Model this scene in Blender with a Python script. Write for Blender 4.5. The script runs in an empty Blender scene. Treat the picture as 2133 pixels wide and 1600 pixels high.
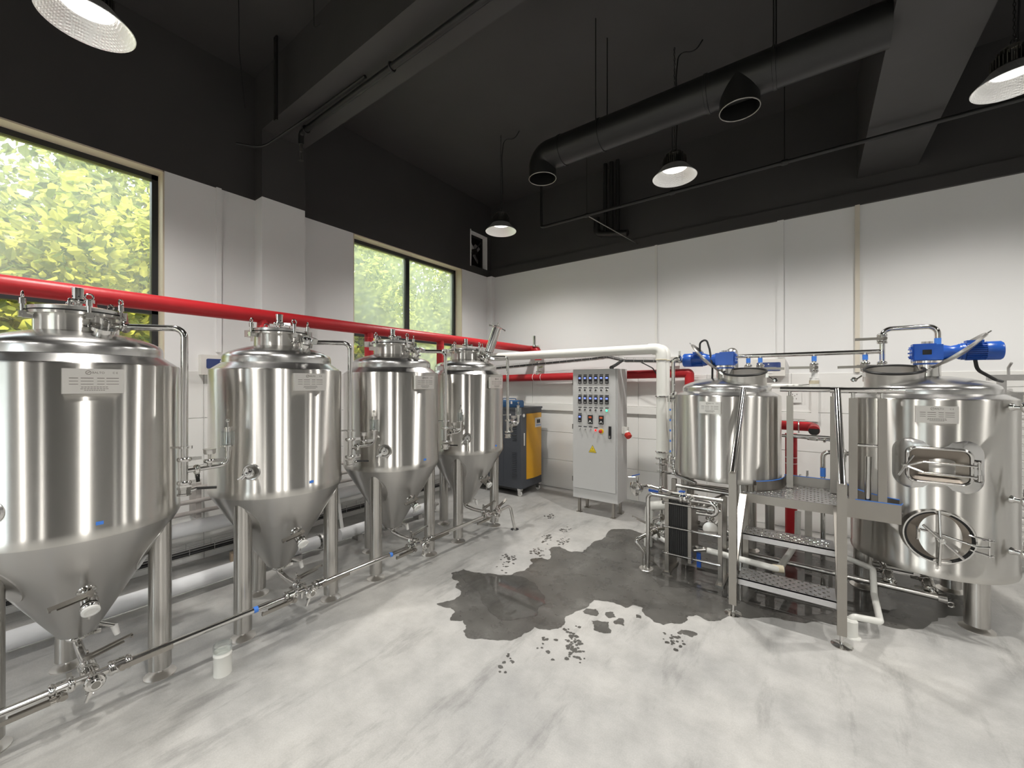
import bpy, math, random
from mathutils import Vector, Matrix
V = Vector
random.seed(7)
R = math.radians

# ------------------------------------------------------------------ camera, world, sun, exposure
scene = bpy.context.scene
col = scene.collection
cam_d = bpy.data.cameras.new('camera'); cam = bpy.data.objects.new('camera', cam_d); col.objects.link(cam)
cam_d.sensor_width = 36.0
cam_d.lens = 849.0/2133.0*36.0
cam_d.clip_start = 0.02; cam_d.clip_end = 200
cam.location = (0, 0, 1.6)
cam.rotation_euler = (R(90), 0, math.atan2(0.592, 0.806))
scene.camera = cam

world = bpy.data.worlds.new('sky'); scene.world = world; world.use_nodes = True
wn = world.node_tree.nodes; wl = world.node_tree.links
sky = wn.new('ShaderNodeTexSky'); sky.sky_type = 'NISHITA'; sky.sun_disc = False
sky.sun_elevation = R(58); sky.sun_rotation = R(80); sky.air_density = 1.0; sky.dust_density = 2.5
bg = wn['Background']; bg.inputs['Strength'].default_value = 1.15
hs = wn.new('ShaderNodeHueSaturation'); hs.inputs['Saturation'].default_value = 0.35; wl.new(sky.outputs[0], hs.inputs['Color']); wl.new(hs.outputs[0], bg.inputs['Color'])

sun_d = bpy.data.lights.new('sun', 'SUN'); sun = bpy.data.objects.new('sun', sun_d); col.objects.link(sun)
sun_d.energy = 9.0; sun_d.angle = R(0.6); sun_d.color = (1.0, 0.95, 0.84)
sun.rotation_euler = V((-0.28, 0.30, -0.9)).to_track_quat('-Z', 'Y').to_euler()

vs = scene.view_settings
vs.view_transform = 'Standard'; vs.look = 'None'; vs.gamma = 1.0; vs.use_curve_mapping = False
vs.exposure = 0.34
scene.cycles.use_denoising = True
scene.cycles.max_bounces = 8; scene.cycles.diffuse_bounces = 4; scene.cycles.glossy_bounces = 5; scene.cycles.transparent_max_bounces = 12
scene.cycles.sample_clamp_indirect = 6.0
scene.cycles.caustics_reflective = True; scene.cycles.caustics_refractive = False

LED_STRENGTH = 3.2
LAMP_WATTS = 122.0

# ------------------------------------------------------------------ materials
MATS = {}
def nodes_of(name):
    m = bpy.data.materials.new(name); m.use_nodes = True
    nt = m.node_tree; return m, nt.nodes, nt.links, nt.nodes['Principled BSDF']
def mat(name, color, rough=0.5, metal=0.0, spec=0.5, var=0.0, scale=6.0, bump=0.0, bscale=None, **kw):
    m, n, l, b = nodes_of(name)
    b.inputs['Base Color'].default_value = (*color, 1)
    b.inputs['Roughness'].default_value = rough
    b.inputs['Metallic'].default_value = metal
    b.inputs['Specular IOR Level'].default_value = spec
    for k, v in kw.items(): b.inputs[k].default_value = v
    if var or bump:
        tc = n.new('ShaderNodeTexCoord'); no = n.new('ShaderNodeTexNoise')
        no.inputs['Scale'].default_value = scale; no.inputs['Detail'].default_value = 5
        l.new(tc.outputs['Object'], no.inputs['Vector'])
        if var:
            mx = n.new('ShaderNodeMix'); mx.data_type = 'RGBA'
            mx.inputs['A'].default_value = (*[c*(1-var) for c in color], 1)
            mx.inputs['B'].default_value = (*[min(1, c*(1+var)) for c in color], 1)
            l.new(no.outputs['Fac'], mx.inputs['Factor']); l.new(mx.outputs['Result'], b.inputs['Base Color'])
        if bump:
            n2 = n.new('ShaderNodeTexNoise'); n2.inputs['Scale'].default_value = bscale or scale*6
            n2.inputs['Detail'].default_value = 4
            l.new(tc.outputs['Object'], n2.inputs['Vector'])
            bp = n.new('ShaderNodeBump'); bp.inputs['Strength'].default_value = bump; bp.inputs['Distance'].default_value = 0.01
            l.new(n2.outputs['Fac'], bp.inputs['Height']); l.new(bp.outputs['Normal'], b.inputs['Normal'])
    MATS[name] = m
    return m
def brushed(name, color, rough, aniso, axis='Z'):
    """stainless steel brushed round its axis: highlights stretch along the axis"""
    m, n, l, b = nodes_of(name)
    b.inputs['Metallic'].default_value = 1.0
    b.inputs['Anisotropic'].default_value = aniso
    b.inputs['Anisotropic Rotation'].default_value = 0.25
    tg = n.new('ShaderNodeTangent'); tg.direction_type = 'RADIAL'; tg.axis = axis
    l.new(tg.outputs[0], b.inputs['Tangent'])
    tc = n.new('ShaderNodeTexCoord'); mp = n.new('ShaderNodeMapping')
    mp.inputs['Scale'].default_value = (1.2, 1.2, 160) if axis == 'Z' else (160, 1.2, 1.2)
    no = n.new('ShaderNodeTexNoise'); no.inputs['Scale'].default_value = 2.0; no.inputs['Detail'].default_value = 3
    l.new(tc.outputs['Object'], mp.inputs['Vector']); l.new(mp.outputs[0], no.inputs['Vector'])
    mr = n.new('ShaderNodeMapRange'); mr.inputs['To Min'].default_value = rough*0.985; mr.inputs['To Max'].default_value = rough*1.015
    l.new(no.outputs['Fac'], mr.inputs['Value']); l.new(mr.outputs[0], b.inputs['Roughness'])
    mx = n.new('ShaderNodeMix'); mx.data_type = 'RGBA'
    mx.inputs['A'].default_value = (*[c*0.985 for c in color], 1); mx.inputs['B'].default_value = (*[min(1, c*1.015) for c in color], 1)
    l.new(no.outputs['Fac'], mx.inputs['Factor']); l.new(mx.outputs['Result'], b.inputs['Base Color'])
    MATS[name] = m
    return m
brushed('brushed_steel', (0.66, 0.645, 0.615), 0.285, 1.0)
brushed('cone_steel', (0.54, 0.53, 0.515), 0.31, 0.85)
mat('dome_steel', (0.66, 0.655, 0.645), 0.25, 1.0, var=0.03, scale=14)
mat('satin_steel', (0.66, 0.645, 0.62), 0.32, 1.0, var=0.05, scale=9)
brushed('leg_steel', (0.54, 0.525, 0.50), 0.27, 0.95)
mat('polished_steel', (0.68, 0.67, 0.65), 0.12, 1.0)
mat('stair_steel', (0.37, 0.35, 0.32), 0.33, 1.0, var=0.06, scale=8)
mat('tread_steel', (0.62, 0.62, 0.63), 0.33, 1.0, var=0.05, scale=12)
mat('dark_steel', (0.30, 0.29, 0.27), 0.35, 1.0)
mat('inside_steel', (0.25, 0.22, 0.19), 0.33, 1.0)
mat('plate_steel', (0.80, 0.78, 0.75), 0.34, 1.0)
mat('engraving', (0.16, 0.14, 0.12), 0.6)
mat('galvanised', (0.50, 0.49, 0.48), 0.45, 0.9, var=0.12, scale=25)
mat('rail_paint', (0.42, 0.39, 0.37), 0.55, 0.2, var=0.1, scale=20)
mat('red_insulation', (0.43, 0.016, 0.022), 0.42, 0.0, spec=0.4, var=0.10, scale=7, bump=0.12, bscale=18)
mat('red_tape', (0.62, 0.04, 0.045), 0.35)
mat('white_pvc', (0.78, 0.78, 0.74), 0.32, var=0.03, scale=5)
mat('pvc_glue', (0.62, 0.56, 0.42), 0.45, var=0.2, scale=20)
mat('white_foam', (0.80, 0.81, 0.83), 0.5, var=0.02, scale=8)
mat('white_plastic', (0.80, 0.80, 0.78), 0.4)
mat('black_rubber', (0.012, 0.012, 0.012), 0.45)
mat('black_plastic', (0.02, 0.02, 0.02), 0.35)
mat('black_cable', (0.015, 0.015, 0.016), 0.5)
mat('blue_paint', (0.012, 0.085, 0.42), 0.3, spec=0.6, var=0.05, scale=10)
mat('navy_paint', (0.012, 0.02, 0.12), 0.35)
mat('blue_tape', (0.06, 0.22, 0.72), 0.4)
mat('blue_toolbox', (0.03, 0.14, 0.36), 0.35)
mat('cabinet_grey', (0.54, 0.54, 0.535), 0.42, var=0.015, scale=5)
mat('generator_grey', (0.068, 0.075, 0.09), 0.42, var=0.06, scale=12)
mat('generator_yellow', (0.72, 0.37, 0.015), 0.32)
mat('panel_black', (0.012, 0.012, 0.014), 0.28)
mat('label_strip', (0.05, 0.05, 0.055), 0.4)
mat('chrome', (0.8, 0.8, 0.8), 0.08, 1.0)
mat('brass', (0.65, 0.42, 0.12), 0.3, 1.0)
mat('warning_yellow', (0.78, 0.58, 0.01), 0.4)
mat('red_plastic', (0.55, 0.03, 0.02), 0.35)
mat('wood', (0.48, 0.38, 0.28), 0.7, var=0.2, scale=14)
mat('wall_paint', (0.80, 0.80, 0.80), 0.7, var=0.012, scale=2.5)
mat('tile_white', (0.80, 0.795, 0.775), 0.33, var=0.02, scale=4)
mat('tile_joint', (0.60, 0.59, 0.56), 0.8)
mat('black_paint', (0.044, 0.042, 0.042), 0.62, var=0.25, scale=1.3, bump=0.25, bscale=5)
mat('black_metal', (0.011, 0.011, 0.011), 0.42)
mat('window_black', (0.02, 0.022, 0.025), 0.4)
mat('reveal_cream', (0.62, 0.54, 0.42), 0.7, var=0.05, scale=9)
mat('trunking_white', (0.78, 0.775, 0.75), 0.4)
mat('conduit_cream', (0.66, 0.61, 0.52), 0.5)
mat('box_white', (0.76, 0.74, 0.70), 0.4)
mat('box_window', (0.04, 0.065, 0.2), 0.12)
mat('bark', (0.16, 0.10, 0.06), 0.9, var=0.3, scale=12)
mat('soil', (0.22, 0.2, 0.13), 0.95, var=0.3, scale=3)
mat('roof_concrete', (0.4, 0.4, 0.38), 0.9)
mat('rust', (0.18, 0.05, 0.03), 0.3)

def emis(name, color, strength):
    m = bpy.data.materials.new(name); m.use_nodes = True; n = m.node_tree.nodes; l = m.node_tree.links
    n.remove(n['Principled BSDF']); e = n.new('ShaderNodeEmission')
    e.inputs['Color'].default_value = (*color, 1); e.inputs['Strength'].default_value = strength
    l.new(e.outputs[0], n['Material Output'].inputs['Surface']); MATS[name] = m; return m
emis('led_light', (1.0, 0.955, 0.88), LED_STRENGTH)
emis('green_light', (0.05, 1.0, 0.35), 2.2)
emis('red_light', (1.0, 0.02, 0.02), 2.5)
emis('display_blue', (0.28, 0.38, 1.0), 0.9)
emis('display_orange', (1.0, 0.22, 0.1), 0.35)

def mix_glass(name, haze, tint=(0.88, 0.90, 0.80)):
    """window pane: clear glass with a film of dust and old water marks"""
    m = bpy.data.materials.new(name); m.use_nodes = True; n = m.node_tree.nodes; l = m.node_tree.links
    n.remove(n['Principled BSDF'])
    tr = n.new('ShaderNodeBsdfTransparent'); tr.inputs[0].default_value = (0.95, 0.97, 0.95, 1)
    gl = n.new('ShaderNodeBsdfGlossy'); gl.inputs['Roughness'].default_value = 0.02
    lw = n.new('ShaderNodeLayerWeight'); lw.inputs[0].default_value = 0.2
    fr = n.new('ShaderNodeMapRange'); fr.inputs['To Min'].default_value = 0.03; fr.inputs['To Max'].default_value = 0.6; l.new(lw.outputs['Facing'], fr.inputs['Value'])
    df = n.new('ShaderNodeBsdfTranslucent'); df.inputs[0].default_value = (*tint, 1)
    m1 = n.new('ShaderNodeMixShader'); m2 = n.new('ShaderNodeMixShader')
    l.new(fr.outputs[0], m1.inputs[0]); l.new(tr.outputs[0], m1.inputs[1]); l.new(gl.outputs[0], m1.inputs[2])
    if haze:
        tc = n.new('ShaderNodeTexCoord'); no = n.new('ShaderNodeTexNoise'); no.inputs['Scale'].default_value = 1.3; no.inputs['Detail'].default_value = 8
        l.new(tc.outputs['Object'], no.inputs['Vector'])
        mr = n.new('ShaderNodeMapRange'); mr.inputs['From Min'].default_value = 0.3; mr.inputs['From Max'].default_value = 0.7
        mr.inputs['To Min'].default_value = haze*0.6; mr.inputs['To Max'].default_value = haze*1.4
        l.new(no.outputs['Fac'], mr.inputs['Value']); l.new(mr.outputs[0], m2.inputs[0])
        l.new(m1.outputs[0], m2.inputs[1]); l.new(df.outputs[0], m2.inputs[2]); out = m2
    else: out = m1
    l.new(out.outputs[0], n['Material Output'].inputs['Surface']); MATS[name] = m; return m
mix_glass('pane_clear', 0.03); mix_glass('pane_hazy', 0.16); mix_glass('pane_milky', 0.30, (0.80, 0.86, 0.72))
def thin_glass(name):
    m = bpy.data.materials.new(name); m.use_nodes = True; n = m.node_tree.nodes; l = m.node_tree.links
    n.remove(n['Principled BSDF'])
    tr = n.new('ShaderNodeBsdfTransparent'); tr.inputs[0].default_value = (0.93, 0.95, 0.95, 1)
    gl = n.new('ShaderNodeBsdfGlossy'); gl.inputs['Roughness'].default_value = 0.03
    lw = n.new('ShaderNodeLayerWeight'); lw.inputs[0].default_value = 0.25
    mr = n.new('ShaderNodeMapRange'); mr.inputs['To Min'].default_value = 0.06; mr.inputs['To Max'].default_value = 0.75; l.new(lw.outputs['Facing'], mr.inputs['Value'])
    m1 = n.new('ShaderNodeMixShader')
    l.new(mr.outputs[0], m1.inputs[0]); l.new(tr.outputs[0], m1.inputs[1]); l.new(gl.outputs[0], m1.inputs[2])
    l.new(m1.outputs[0], n['Material Output'].inputs['Surface']); MATS[name] = m
thin_glass('clear_glass')

def reflector_mat():
    """faceted prismatic aluminium reflector"""
    m, n, l, b = nodes_of('lamp_reflector')
    b.inputs['Metallic'].default_value = 1.0; b.inputs['Base Color'].default_value = (0.88, 0.88, 0.87, 1); b.inputs['Roughness'].default_value = 0.42
    tc = n.new('ShaderNodeTexCoord'); vo = n.new('ShaderNodeTexVoronoi'); vo.inputs['Scale'].default_value = 90; vo.inputs['Randomness'].default_value = 0.1
    l.new(tc.outputs['Object'], vo.inputs['Vector'])
    bp = n.new('ShaderNodeBump'); bp.inputs['Strength'].default_value = 0.8; bp.inputs['Distance'].default_value = 0.004
    l.new(vo.outputs['Distance'], bp.inputs['Height']); l.new(bp.outputs[0], b.inputs['Normal']); MATS['lamp_reflector'] = m
reflector_mat()

def floor_mat(name, dark=False, rough=(0.38, 0.62)):
    m, n, l, b = nodes_of(name)
    tc = n.new('ShaderNodeTexCoord')
    def noise(s, d, rr=0.55, mp=None):
        no = n.new('ShaderNodeTexNoise'); no.inputs['Scale'].default_value = s; no.inputs['Detail'].default_value = d; no.inputs['Roughness'].default_value = rr
        src = tc.outputs['Object']
        if mp:
            mm = n.new('ShaderNodeMapping'); mm.inputs['Scale'].default_value = mp; mm.inputs['Rotation'].default_value = (0, 0, R(20))
            l.new(src, mm.inputs[0]); src = mm.outputs[0]
        l.new(src, no.inputs['Vector']); return no
    a, c, d, st = noise(0.9, 6), noise(7, 8, 0.65), noise(140, 3), noise(1.6, 7, 0.7, (3.2, 0.7, 1))
    def ramp(src, stops):
        r = n.new('ShaderNodeValToRGB'); e = r.color_ramp.elements
        e[0].position, e[0].color = stops[0][0], (*stops[0][1], 1); e[1].position, e[1].color = stops[-1][0], (*stops[-1][1], 1)
        for p, cc in stops[1:-1]:
            x = e.new(p); x.color = (*cc, 1)
        l.new(src, r.inputs[0]); return r
    k = 1.0
    base = ramp(a.outputs['Fac'], [(0.32, (0.36*k, 0.36*k, 0.355*k)), (0.5, (0.47*k, 0.465*k, 0.45*k)), (0.68, (0.545*k, 0.535*k, 0.51*k))])
    fine = ramp(c.outputs['Fac'], [(0.3, (0.82,)*3), (0.6, (1.0,)*3), (0.8, (1.06,)*3)])
    streak = ramp(st.outputs['Fac'], [(0.34, (0.74,)*3), (0.46, (1.0,)*3), (0.7, (1.05,)*3)])
    grain = ramp(d.outputs['Fac'], [(0.3, (0.93,)*3), (0.7, (1.05,)*3)])
    cur = base.outputs[0]
    for f in (fine, streak, grain):
        mx = n.new('ShaderNodeMix'); mx.data_type = 'RGBA'; mx.blend_type = 'MULTIPLY'; mx.inputs['Factor'].default_value = 1.0
        l.new(cur, mx.inputs['A']); l.new(f.outputs[0], mx.inputs['B']); cur = mx.outputs['Result']
    if dark:
        w_ = noise(3.2, 9, 0.7); dk = ramp(w_.outputs['Fac'], [(0.36, (dark*.72, dark*.70, dark*.66)), (0.56, (dark, dark*.98, dark*.94)), (0.74, (dark*1.7, dark*1.68, dark*1.62))])
        mx = n.new('ShaderNodeMix'); mx.data_type = 'RGBA'; mx.blend_type = 'MULTIPLY'; mx.inputs['Factor'].default_value = 1.0
        l.new(cur, mx.inputs['A']); l.new(dk.outputs[0], mx.inputs['B']); cur = mx.outputs['Result']
    l.new(cur, b.inputs['Base Color'])
    mr = n.new('ShaderNodeMapRange'); mr.inputs['To Min'].default_value, mr.inputs['To Max'].default_value = rough
    l.new(c.outputs['Fac'], mr.inputs['Value']); l.new(mr.outputs[0], b.inputs['Roughness'])
    b.inputs['Specular IOR Level'].default_value = 0.5
    if not dark:
        bp = n.new('ShaderNodeBump'); bp.inputs['Strength'].default_value = 0.12; bp.inputs['Distance'].default_value = 0.004
        l.new(c.outputs['Fac'], bp.inputs['Height']); l.new(bp.outputs[0], b.inputs['Normal'])
    MATS[name] = m
floor_mat('concrete'); floor_mat('damp_concrete', 0.24, (0.16, 0.42)); floor_mat('wet_concrete', 0.22, (0.015, 0.05))

def leaf_mat(name, c1, c2):
    m = bpy.data.materials.new(name); m.use_nodes = True; n = m.node_tree.nodes; l = m.node_tree.links
    n.remove(n['Principled BSDF'])
    ge = n.new('ShaderNodeNewGeometry'); mx = n.new('ShaderNodeMix'); mx.data_type = 'RGBA'
    mx.inputs['A'].default_value = (*c1, 1); mx.inputs['B'].default_value = (*c2, 1); l.new(ge.outputs['Random Per Island'], mx.inputs['Factor'])
    df = n.new('ShaderNodeBsdfDiffuse'); ts = n.new('ShaderNodeBsdfTranslucent'); ms = n.new('ShaderNodeMixShader'); ms.inputs[0].default_value = 0.5
    l.new(mx.outputs['Result'], df.inputs[0]); l.new(mx.outputs['Result'], ts.inputs[0])
    l.new(df.outputs[0], ms.inputs[1]); l.new(ts.outputs[0], ms.inputs[2])
    l.new(ms.outputs[0], n['Material Output'].inputs['Surface']); MATS[name] = m
leaf_mat('leaf_yellow_green', (0.09, 0.14, 0.03), (0.68, 0.64, 0.12))
leaf_mat('leaf_mid_green', (0.05, 0.08, 0.03), (0.36, 0.38, 0.12))
leaf_mat('leaf_pale_green', (0.06, 0.10, 0.03), (0.50, 0.52, 0.14))

# ------------------------------------------------------------------ mesh helpers
def frame(a):
    a = V(a).normalized()
    t = V((0, 0, 1)) if abs(a.z) < 0.95 else V((1, 0, 0))
    x = t.cross(a).normalized(); y = a.cross(x).normalized()
    return x, y, a
def fillet(pts, rb, k=6):
    pts = [V(p) for p in pts]
    if not rb or len(pts) < 3: return pts
    out = [pts[0]]
    for i in range(1, len(pts)-1):
        p, a, b = pts[i], (pts[i-1]-pts[i]), (pts[i+1]-pts[i])
        la, lb = a.length, b.length; a.normalize(); b.normalize()
        ang = a.angle(b)
        if ang > math.pi-0.03: out.append(p); continue
        t = min(rb/math.tan(ang/2), la*0.49, lb*0.49); r = t*math.tan(ang/2)
        c = p + (a+b).normalized()*(r/math.sin(ang/2))
        s, e = p+a*t-c, p+b*t-c
        n_ = max(2, k)
        ax_ = s.cross(e); ax_.normalize(); tot = s.angle(e)
        for j in range(n_+1): out.append(c + Matrix.Rotation(tot*j/n_, 3, ax_) @ s)
    out.append(pts[-1]); return out
class MB:
    def __init__(s): s.v = []; s.f = []; s.m = []
    def add(s, vs_, fs, mi=0):
        o = len(s.v); s.v += [tuple(p) for p in vs_]; s.f += [tuple(i+o for i in f) for f in fs]; s.m += [mi]*len(fs); return s
    def bx(s, x0, y0, z0, x1, y1, z1, mi=0):
        x0, x1 = sorted((x0, x1)); y0, y1 = sorted((y0, y1)); z0, z1 = sorted((z0, z1))
        return s.add([(x, y, z) for z in (z0, z1) for y in (y0, y1) for x in (x0, x1)],
                     [(0,2,3,1),(4,5,7,6),(0,1,5,4),(2,6,7,3),(0,4,6,2),(1,3,7,5)], mi)
    def ob(s, c, ax, ay, h, mi=0):
        """oriented box: centre, x axis, y axis, half sizes"""
        ax = V(ax).normalized(); az = ax.cross(V(ay)).normalized(); ay = az.cross(ax); c = V(c)
        return s.add([c+ax*(h[0]*i)+ay*(h[1]*j)+az*(h[2]*k) for k in (-1,1) for j in (-1,1) for i in (-1,1)],
                     [(0,2,3,1),(4,5,7,6),(0,1,5,4),(2,6,7,3),(0,4,6,2),(1,3,7,5)], mi)
    def lathe(s, prof, n=32, o=(0,0,0), axis=(0,0,1), mi=0, a0=0.0):
        x, y, a = frame(axis) if tuple(axis) != (0,0,1) else (V((1,0,0)), V((0,1,0)), V((0,0,1)))
        o = V(o); rings = []; vs_ = []
        for r, z in prof:
            if r < 1e-6: rings.append([len(vs_)]); vs_.append(o+a*z)
            else:
                rings.append(list(range(len(vs_), len(vs_)+n)))
                vs_ += [o + x*(r*math.cos(a0+2*math.pi*i/n)) + y*(r*math.sin(a0+2*math.pi*i/n)) + a*z for i in range(n)]
        fs = []
        for A, B in zip(rings, rings[1:]):
            if len(A) == 1 and len(B) == 1: continue
            for i in range(n):
                j = (i+1) % n
                if len(A) == 1: fs.append((A[0], B[j], B[i]))
                elif len(B) == 1: fs.append((A[i], A[j], B[0]))
                else: fs.append((A[i], A[j], B[j], B[i]))
        return s.add(vs_, fs, mi)
    def cyl(s, p0, p1, r0, r1=None, n=16, mi=0):
        p0, p1 = V(p0), V(p1); L = (p1-p0).length; r1 = r0 if r1 is None else r1
        return s.lathe([(0,0),(r0,0),(r1,L),(0,L)], n, p0, (p1-p0).normalized(), mi)
    def tube(s, pts, r, rb=0.0, n=12, k=6, caps=True, mi=0, closed=False):
        P = fillet(pts, rb, k); m = len(P); vs_ = []; t0 = None
        for i, p in enumerate(P):
            if closed: t = (P[(i+1) % m]-P[i-1])
            else: t = (P[min(i+1, m-1)]-P[max(i-1, 0)])
            t.normalize()
            if t0 is None: x, y, _ = frame(t)
            else:
                q = t0.rotation_difference(t); x = q @ x; y = q @ y
            t0 = t.copy(); rr = r[i] if isinstance(r, (list, tuple)) else r
            vs_ += [p + x*(rr*math.cos(2*math.pi*j/n)) + y*(rr*math.sin(2*math.pi*j/n)) for j in range(n)]
        fs = [(i*n+j, i*n+(j+1) % n, (i+1)*n+(j+1) % n, (i+1)*n+j) for i in range(m-1) for j in range(n)]
        if closed: fs += [((m-1)*n+j, (m-1)*n+(j+1) % n, (j+1) % n, j) for j in range(n)]
        elif caps: fs += [tuple(range(n-1, -1, -1)), tuple(range((m-1)*n, m*n))]
        return s.add(vs_, fs, mi)
    def ring(s, c, axis, R_, r, n=24, k=8, mi=0):
        x, y, a = frame(axis); c = V(c)
        return s.tube([c + x*(R_*math.cos(2*math.pi*i/n)) + y*(R_*math.sin(2*math.pi*i/n)) for i in range(n)], r, n=k, closed=True, mi=mi)
    def ball(s, c, r, n=12, mi=0):
        return s.lathe([(r*math.sin(math.pi*i/8), -r*math.cos(math.pi*i/8)) for i in range(9)], n, c, mi=mi)
    def prism(s, poly, ax, ay, o, th, mi=0):
        """flat outline in the plane (ax, ay) at o, extruded by th along ax x ay"""
        ax, ay, o = V(ax).normalized(), V(ay).normalized(), V(o); az = ax.cross(ay); n = len(poly)
        vs_ = [o+ax*p[0]+ay*p[1] for p in poly] + [o+ax*p[0]+ay*p[1]+az*th for p in poly]
        fs = [tuple(range(n-1, -1, -1)), tuple(range(n, 2*n))] + [(i, (i+1) % n, n+(i+1) % n, n+i) for i in range(n)]
        return s.add(vs_, fs, mi)
    def clamp(s, p, axis, r, wing=None):
        """tri-clamp: ferrule ring and wing nut"""
        p = V(p); x, y, a = frame(axis); w = V(wing).normalized() if wing is not None else x
        w = (w - a*w.dot(a)).normalized()
        s.lathe([(0,-.011),(r+.011,-.011),(r+.016,-.004),(r+.016,.004),(r+.011,.011),(0,.011)], 18, p, a)
        t = a.cross(w)
        s.ob(p+w*(r+.022), w, t, (.010,.006,.010)); s.cyl(p+w*(r+.022)-t*.014, p+w*(r+.022)+t*.014, .003, n=6)
        s.ob(p+w*(r+.044), w, t, (.013,.004,.009))
        return s
    def obj(s, name, m, parent=None, smooth=True, angle=38, kind=None, label=None, shared=None):
        me = bpy.data.meshes.new(name)
        if parent is not None and parent.get('_w'):
            o3 = V(parent['_w']); vv = [(p[0]-o3.x, p[1]-o3.y, p[2]-o3.z) for p in s.v]
        else: vv = s.v
        me.from_pydata(vv, [], s.f)
        ms = m if isinstance(m, (list, tuple)) else [m]
        for q in ms: me.materials.append(MATS[q])
        if len(ms) > 1: me.polygons.foreach_set('material_index', s.m)
        if smooth: me.shade_smooth(); me.set_sharp_from_angle(angle=R(angle))
        me.update()
        o = bpy.data.objects.new(name, me); col.objects.link(o)
        if parent is not None:
            o.parent = parent
            if parent.get('_w'): o['_w'] = parent['_w']
        if kind: o['kind'] = kind
        if label: o['label'] = label
        return o
def tag(o, label, cat, group=None):
    o['label'] = label; o['category'] = cat
    if group: o['group'] = group
    return o
def thing(name, label, cat, loc=(0,0,0), group=None, world_parts=True):
    """an Empty at the thing's base; with world_parts its children are given in room coordinates"""
    o = bpy.data.objects.new(name, None); col.objects.link(o); o.location = loc; o.empty_display_size = 0.1
    if world_parts: o['_w'] = list(map(float, loc))
    return tag(o, label, cat, group)
def struct(name, mb, m, parent=None, **kw):
    o = mb.obj(name, m, parent, **kw)
    if parent is None: o['kind'] = 'structure'
    return o
def copy_tree(o, parent=None):
    c = o.copy(); col.objects.link(c); c.parent = parent
    for ch in list(o.children): copy_tree(ch, c)
    return c
def lettering(name, text, m, parent, origin, ax, ay, size, align='CENTER', depth=0.0004):
    cu = bpy.data.curves.new('text', 'FONT'); cu.body = text; cu.size = size; cu.align_x = align; cu.align_y = 'CENTER'; cu.extrude = depth
    tmp = bpy.data.objects.new('text', cu); col.objects.link(tmp)
    bpy.context.view_layer.update()
    me = bpy.data.meshes.new_from_object(tmp.evaluated_get(bpy.context.evaluated_depsgraph_get()))
    ax, ay = V(ax).normalized(), V(ay).normalized(); az = ax.cross(ay); o3 = V(origin)
    off = V(parent['_w']) if parent.get('_w') else V((0,0,0))
    for v in me.vertices: v.co = o3 + ax*v.co.x + ay*v.co.y + az*v.co.z - off
    bpy.data.objects.remove(tmp); bpy.data.curves.remove(cu)
    me.materials.clear(); me.materials.append(MATS[m]); me.name = name
    o = bpy.data.objects.new(name, me); col.objects.link(o); o.parent = parent
    return o

# ------------------------------------------------------------------ the room
XL, YB, ZP, ZC = -4.5, 5.5, 3.44, 4.67       # left wall, back wall, paint line, ceiling
XR, YF = 5.2, -4.6
WT = 0.26
struct('floor', MB().bx(XL-WT, YF-WT, -0.2, XR+WT, YB+WT, 0), 'concrete', smooth=False)
ceil = struct('ceiling', MB().bx(XL-WT, YF-WT, ZC, XR+WT, YB+WT, ZC+0.3), 'black_paint', smooth=False)
MB().bx(XL, 1.77, 4.10, XR, 2.19, ZC).obj('beam', 'black_paint', ceil, smooth=False)
MB().bx(0.38, 2.19, 3.72, 0.83, YB, ZC).obj('beam', 'black_paint', ceil, smooth=False)
MB().bx(XL, -2.3, 4.10, XR, -1.9, ZC).obj('beam', 'black_paint', ceil, smooth=False)
# left wall with its window openings
WIN = [(-0.92, 1.06, 1.74, ZP), (2.86, 4.78, 1.74, ZP), (-4.2, -2.4, 1.74, ZP)]
def wall_with_openings(name, x0, x1, ya, yb, wins, holes=()):
    mb = MB(); ys = sorted(wins); y = ya
    for (a, b, z0, z1) in ys:
        mb.bx(x0, y, 0, x1, a, ZP, 0); mb.bx(x0, a, 0, x1, b, z0, 0); y = b
    mb.bx(x0, y, 0, x1, yb, ZP, 0)
    y = ya
    for (a, b, z0, z1) in holes:
        mb.bx(x0, y, ZP, x1, a, ZC, 1); mb.bx(x0, a, ZP, x1, b, z0, 1); mb.bx(x0, a, z1, x1, b, ZC, 1); y = b
    mb.bx(x0, y, ZP, x1, yb, ZC, 1)
    return struct(name, mb, ['wall_paint', 'black_paint'], smooth=False)
FAN = (4.99, 5.40, 3.56, 4.12)
wl_ = wall_with_openings('wall_left', XL-WT, XL, YF, YB, WIN, [FAN])
pier = MB(); pier.bx(XL, 1.77, 0, XL+0.16, 2.19, ZP, 0); pier.bx(XL, 1.77, ZP, XL+0.16, 2.19, 4.1, 1); pier.obj('pier', ['wall_paint', 'black_paint'], wl_, smooth=False)
MB().bx(XL, YB-0.10, 1.73, XL+0.10, YB, ZP, 0).obj('corner_boxing', 'wall_paint', wl_, smooth=False)
wb = MB(); wb.bx(XL-WT, YB, 0, XR+WT, YB+WT, ZP, 0); wb.bx(XL-WT, YB, ZP, XR+WT, YB+WT, ZC, 1)
wall_back = struct('wall_back', wb, ['wall_paint', 'black_paint'], smooth=False)
MB().bx(XL, YB-0.035, ZP, XR, YB, ZP+0.13).obj('ledge', 'black_paint', wall_back, smooth=False)
wr = MB(); wr.bx(XR, YF, 0, XR+WT, YB, ZP, 0); wr.bx(XR, YF, ZP, XR+WT, YB, ZC, 1)
struct('wall_right', wr, ['wall_paint', 'black_paint'], smooth=False)
wf = MB()
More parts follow.
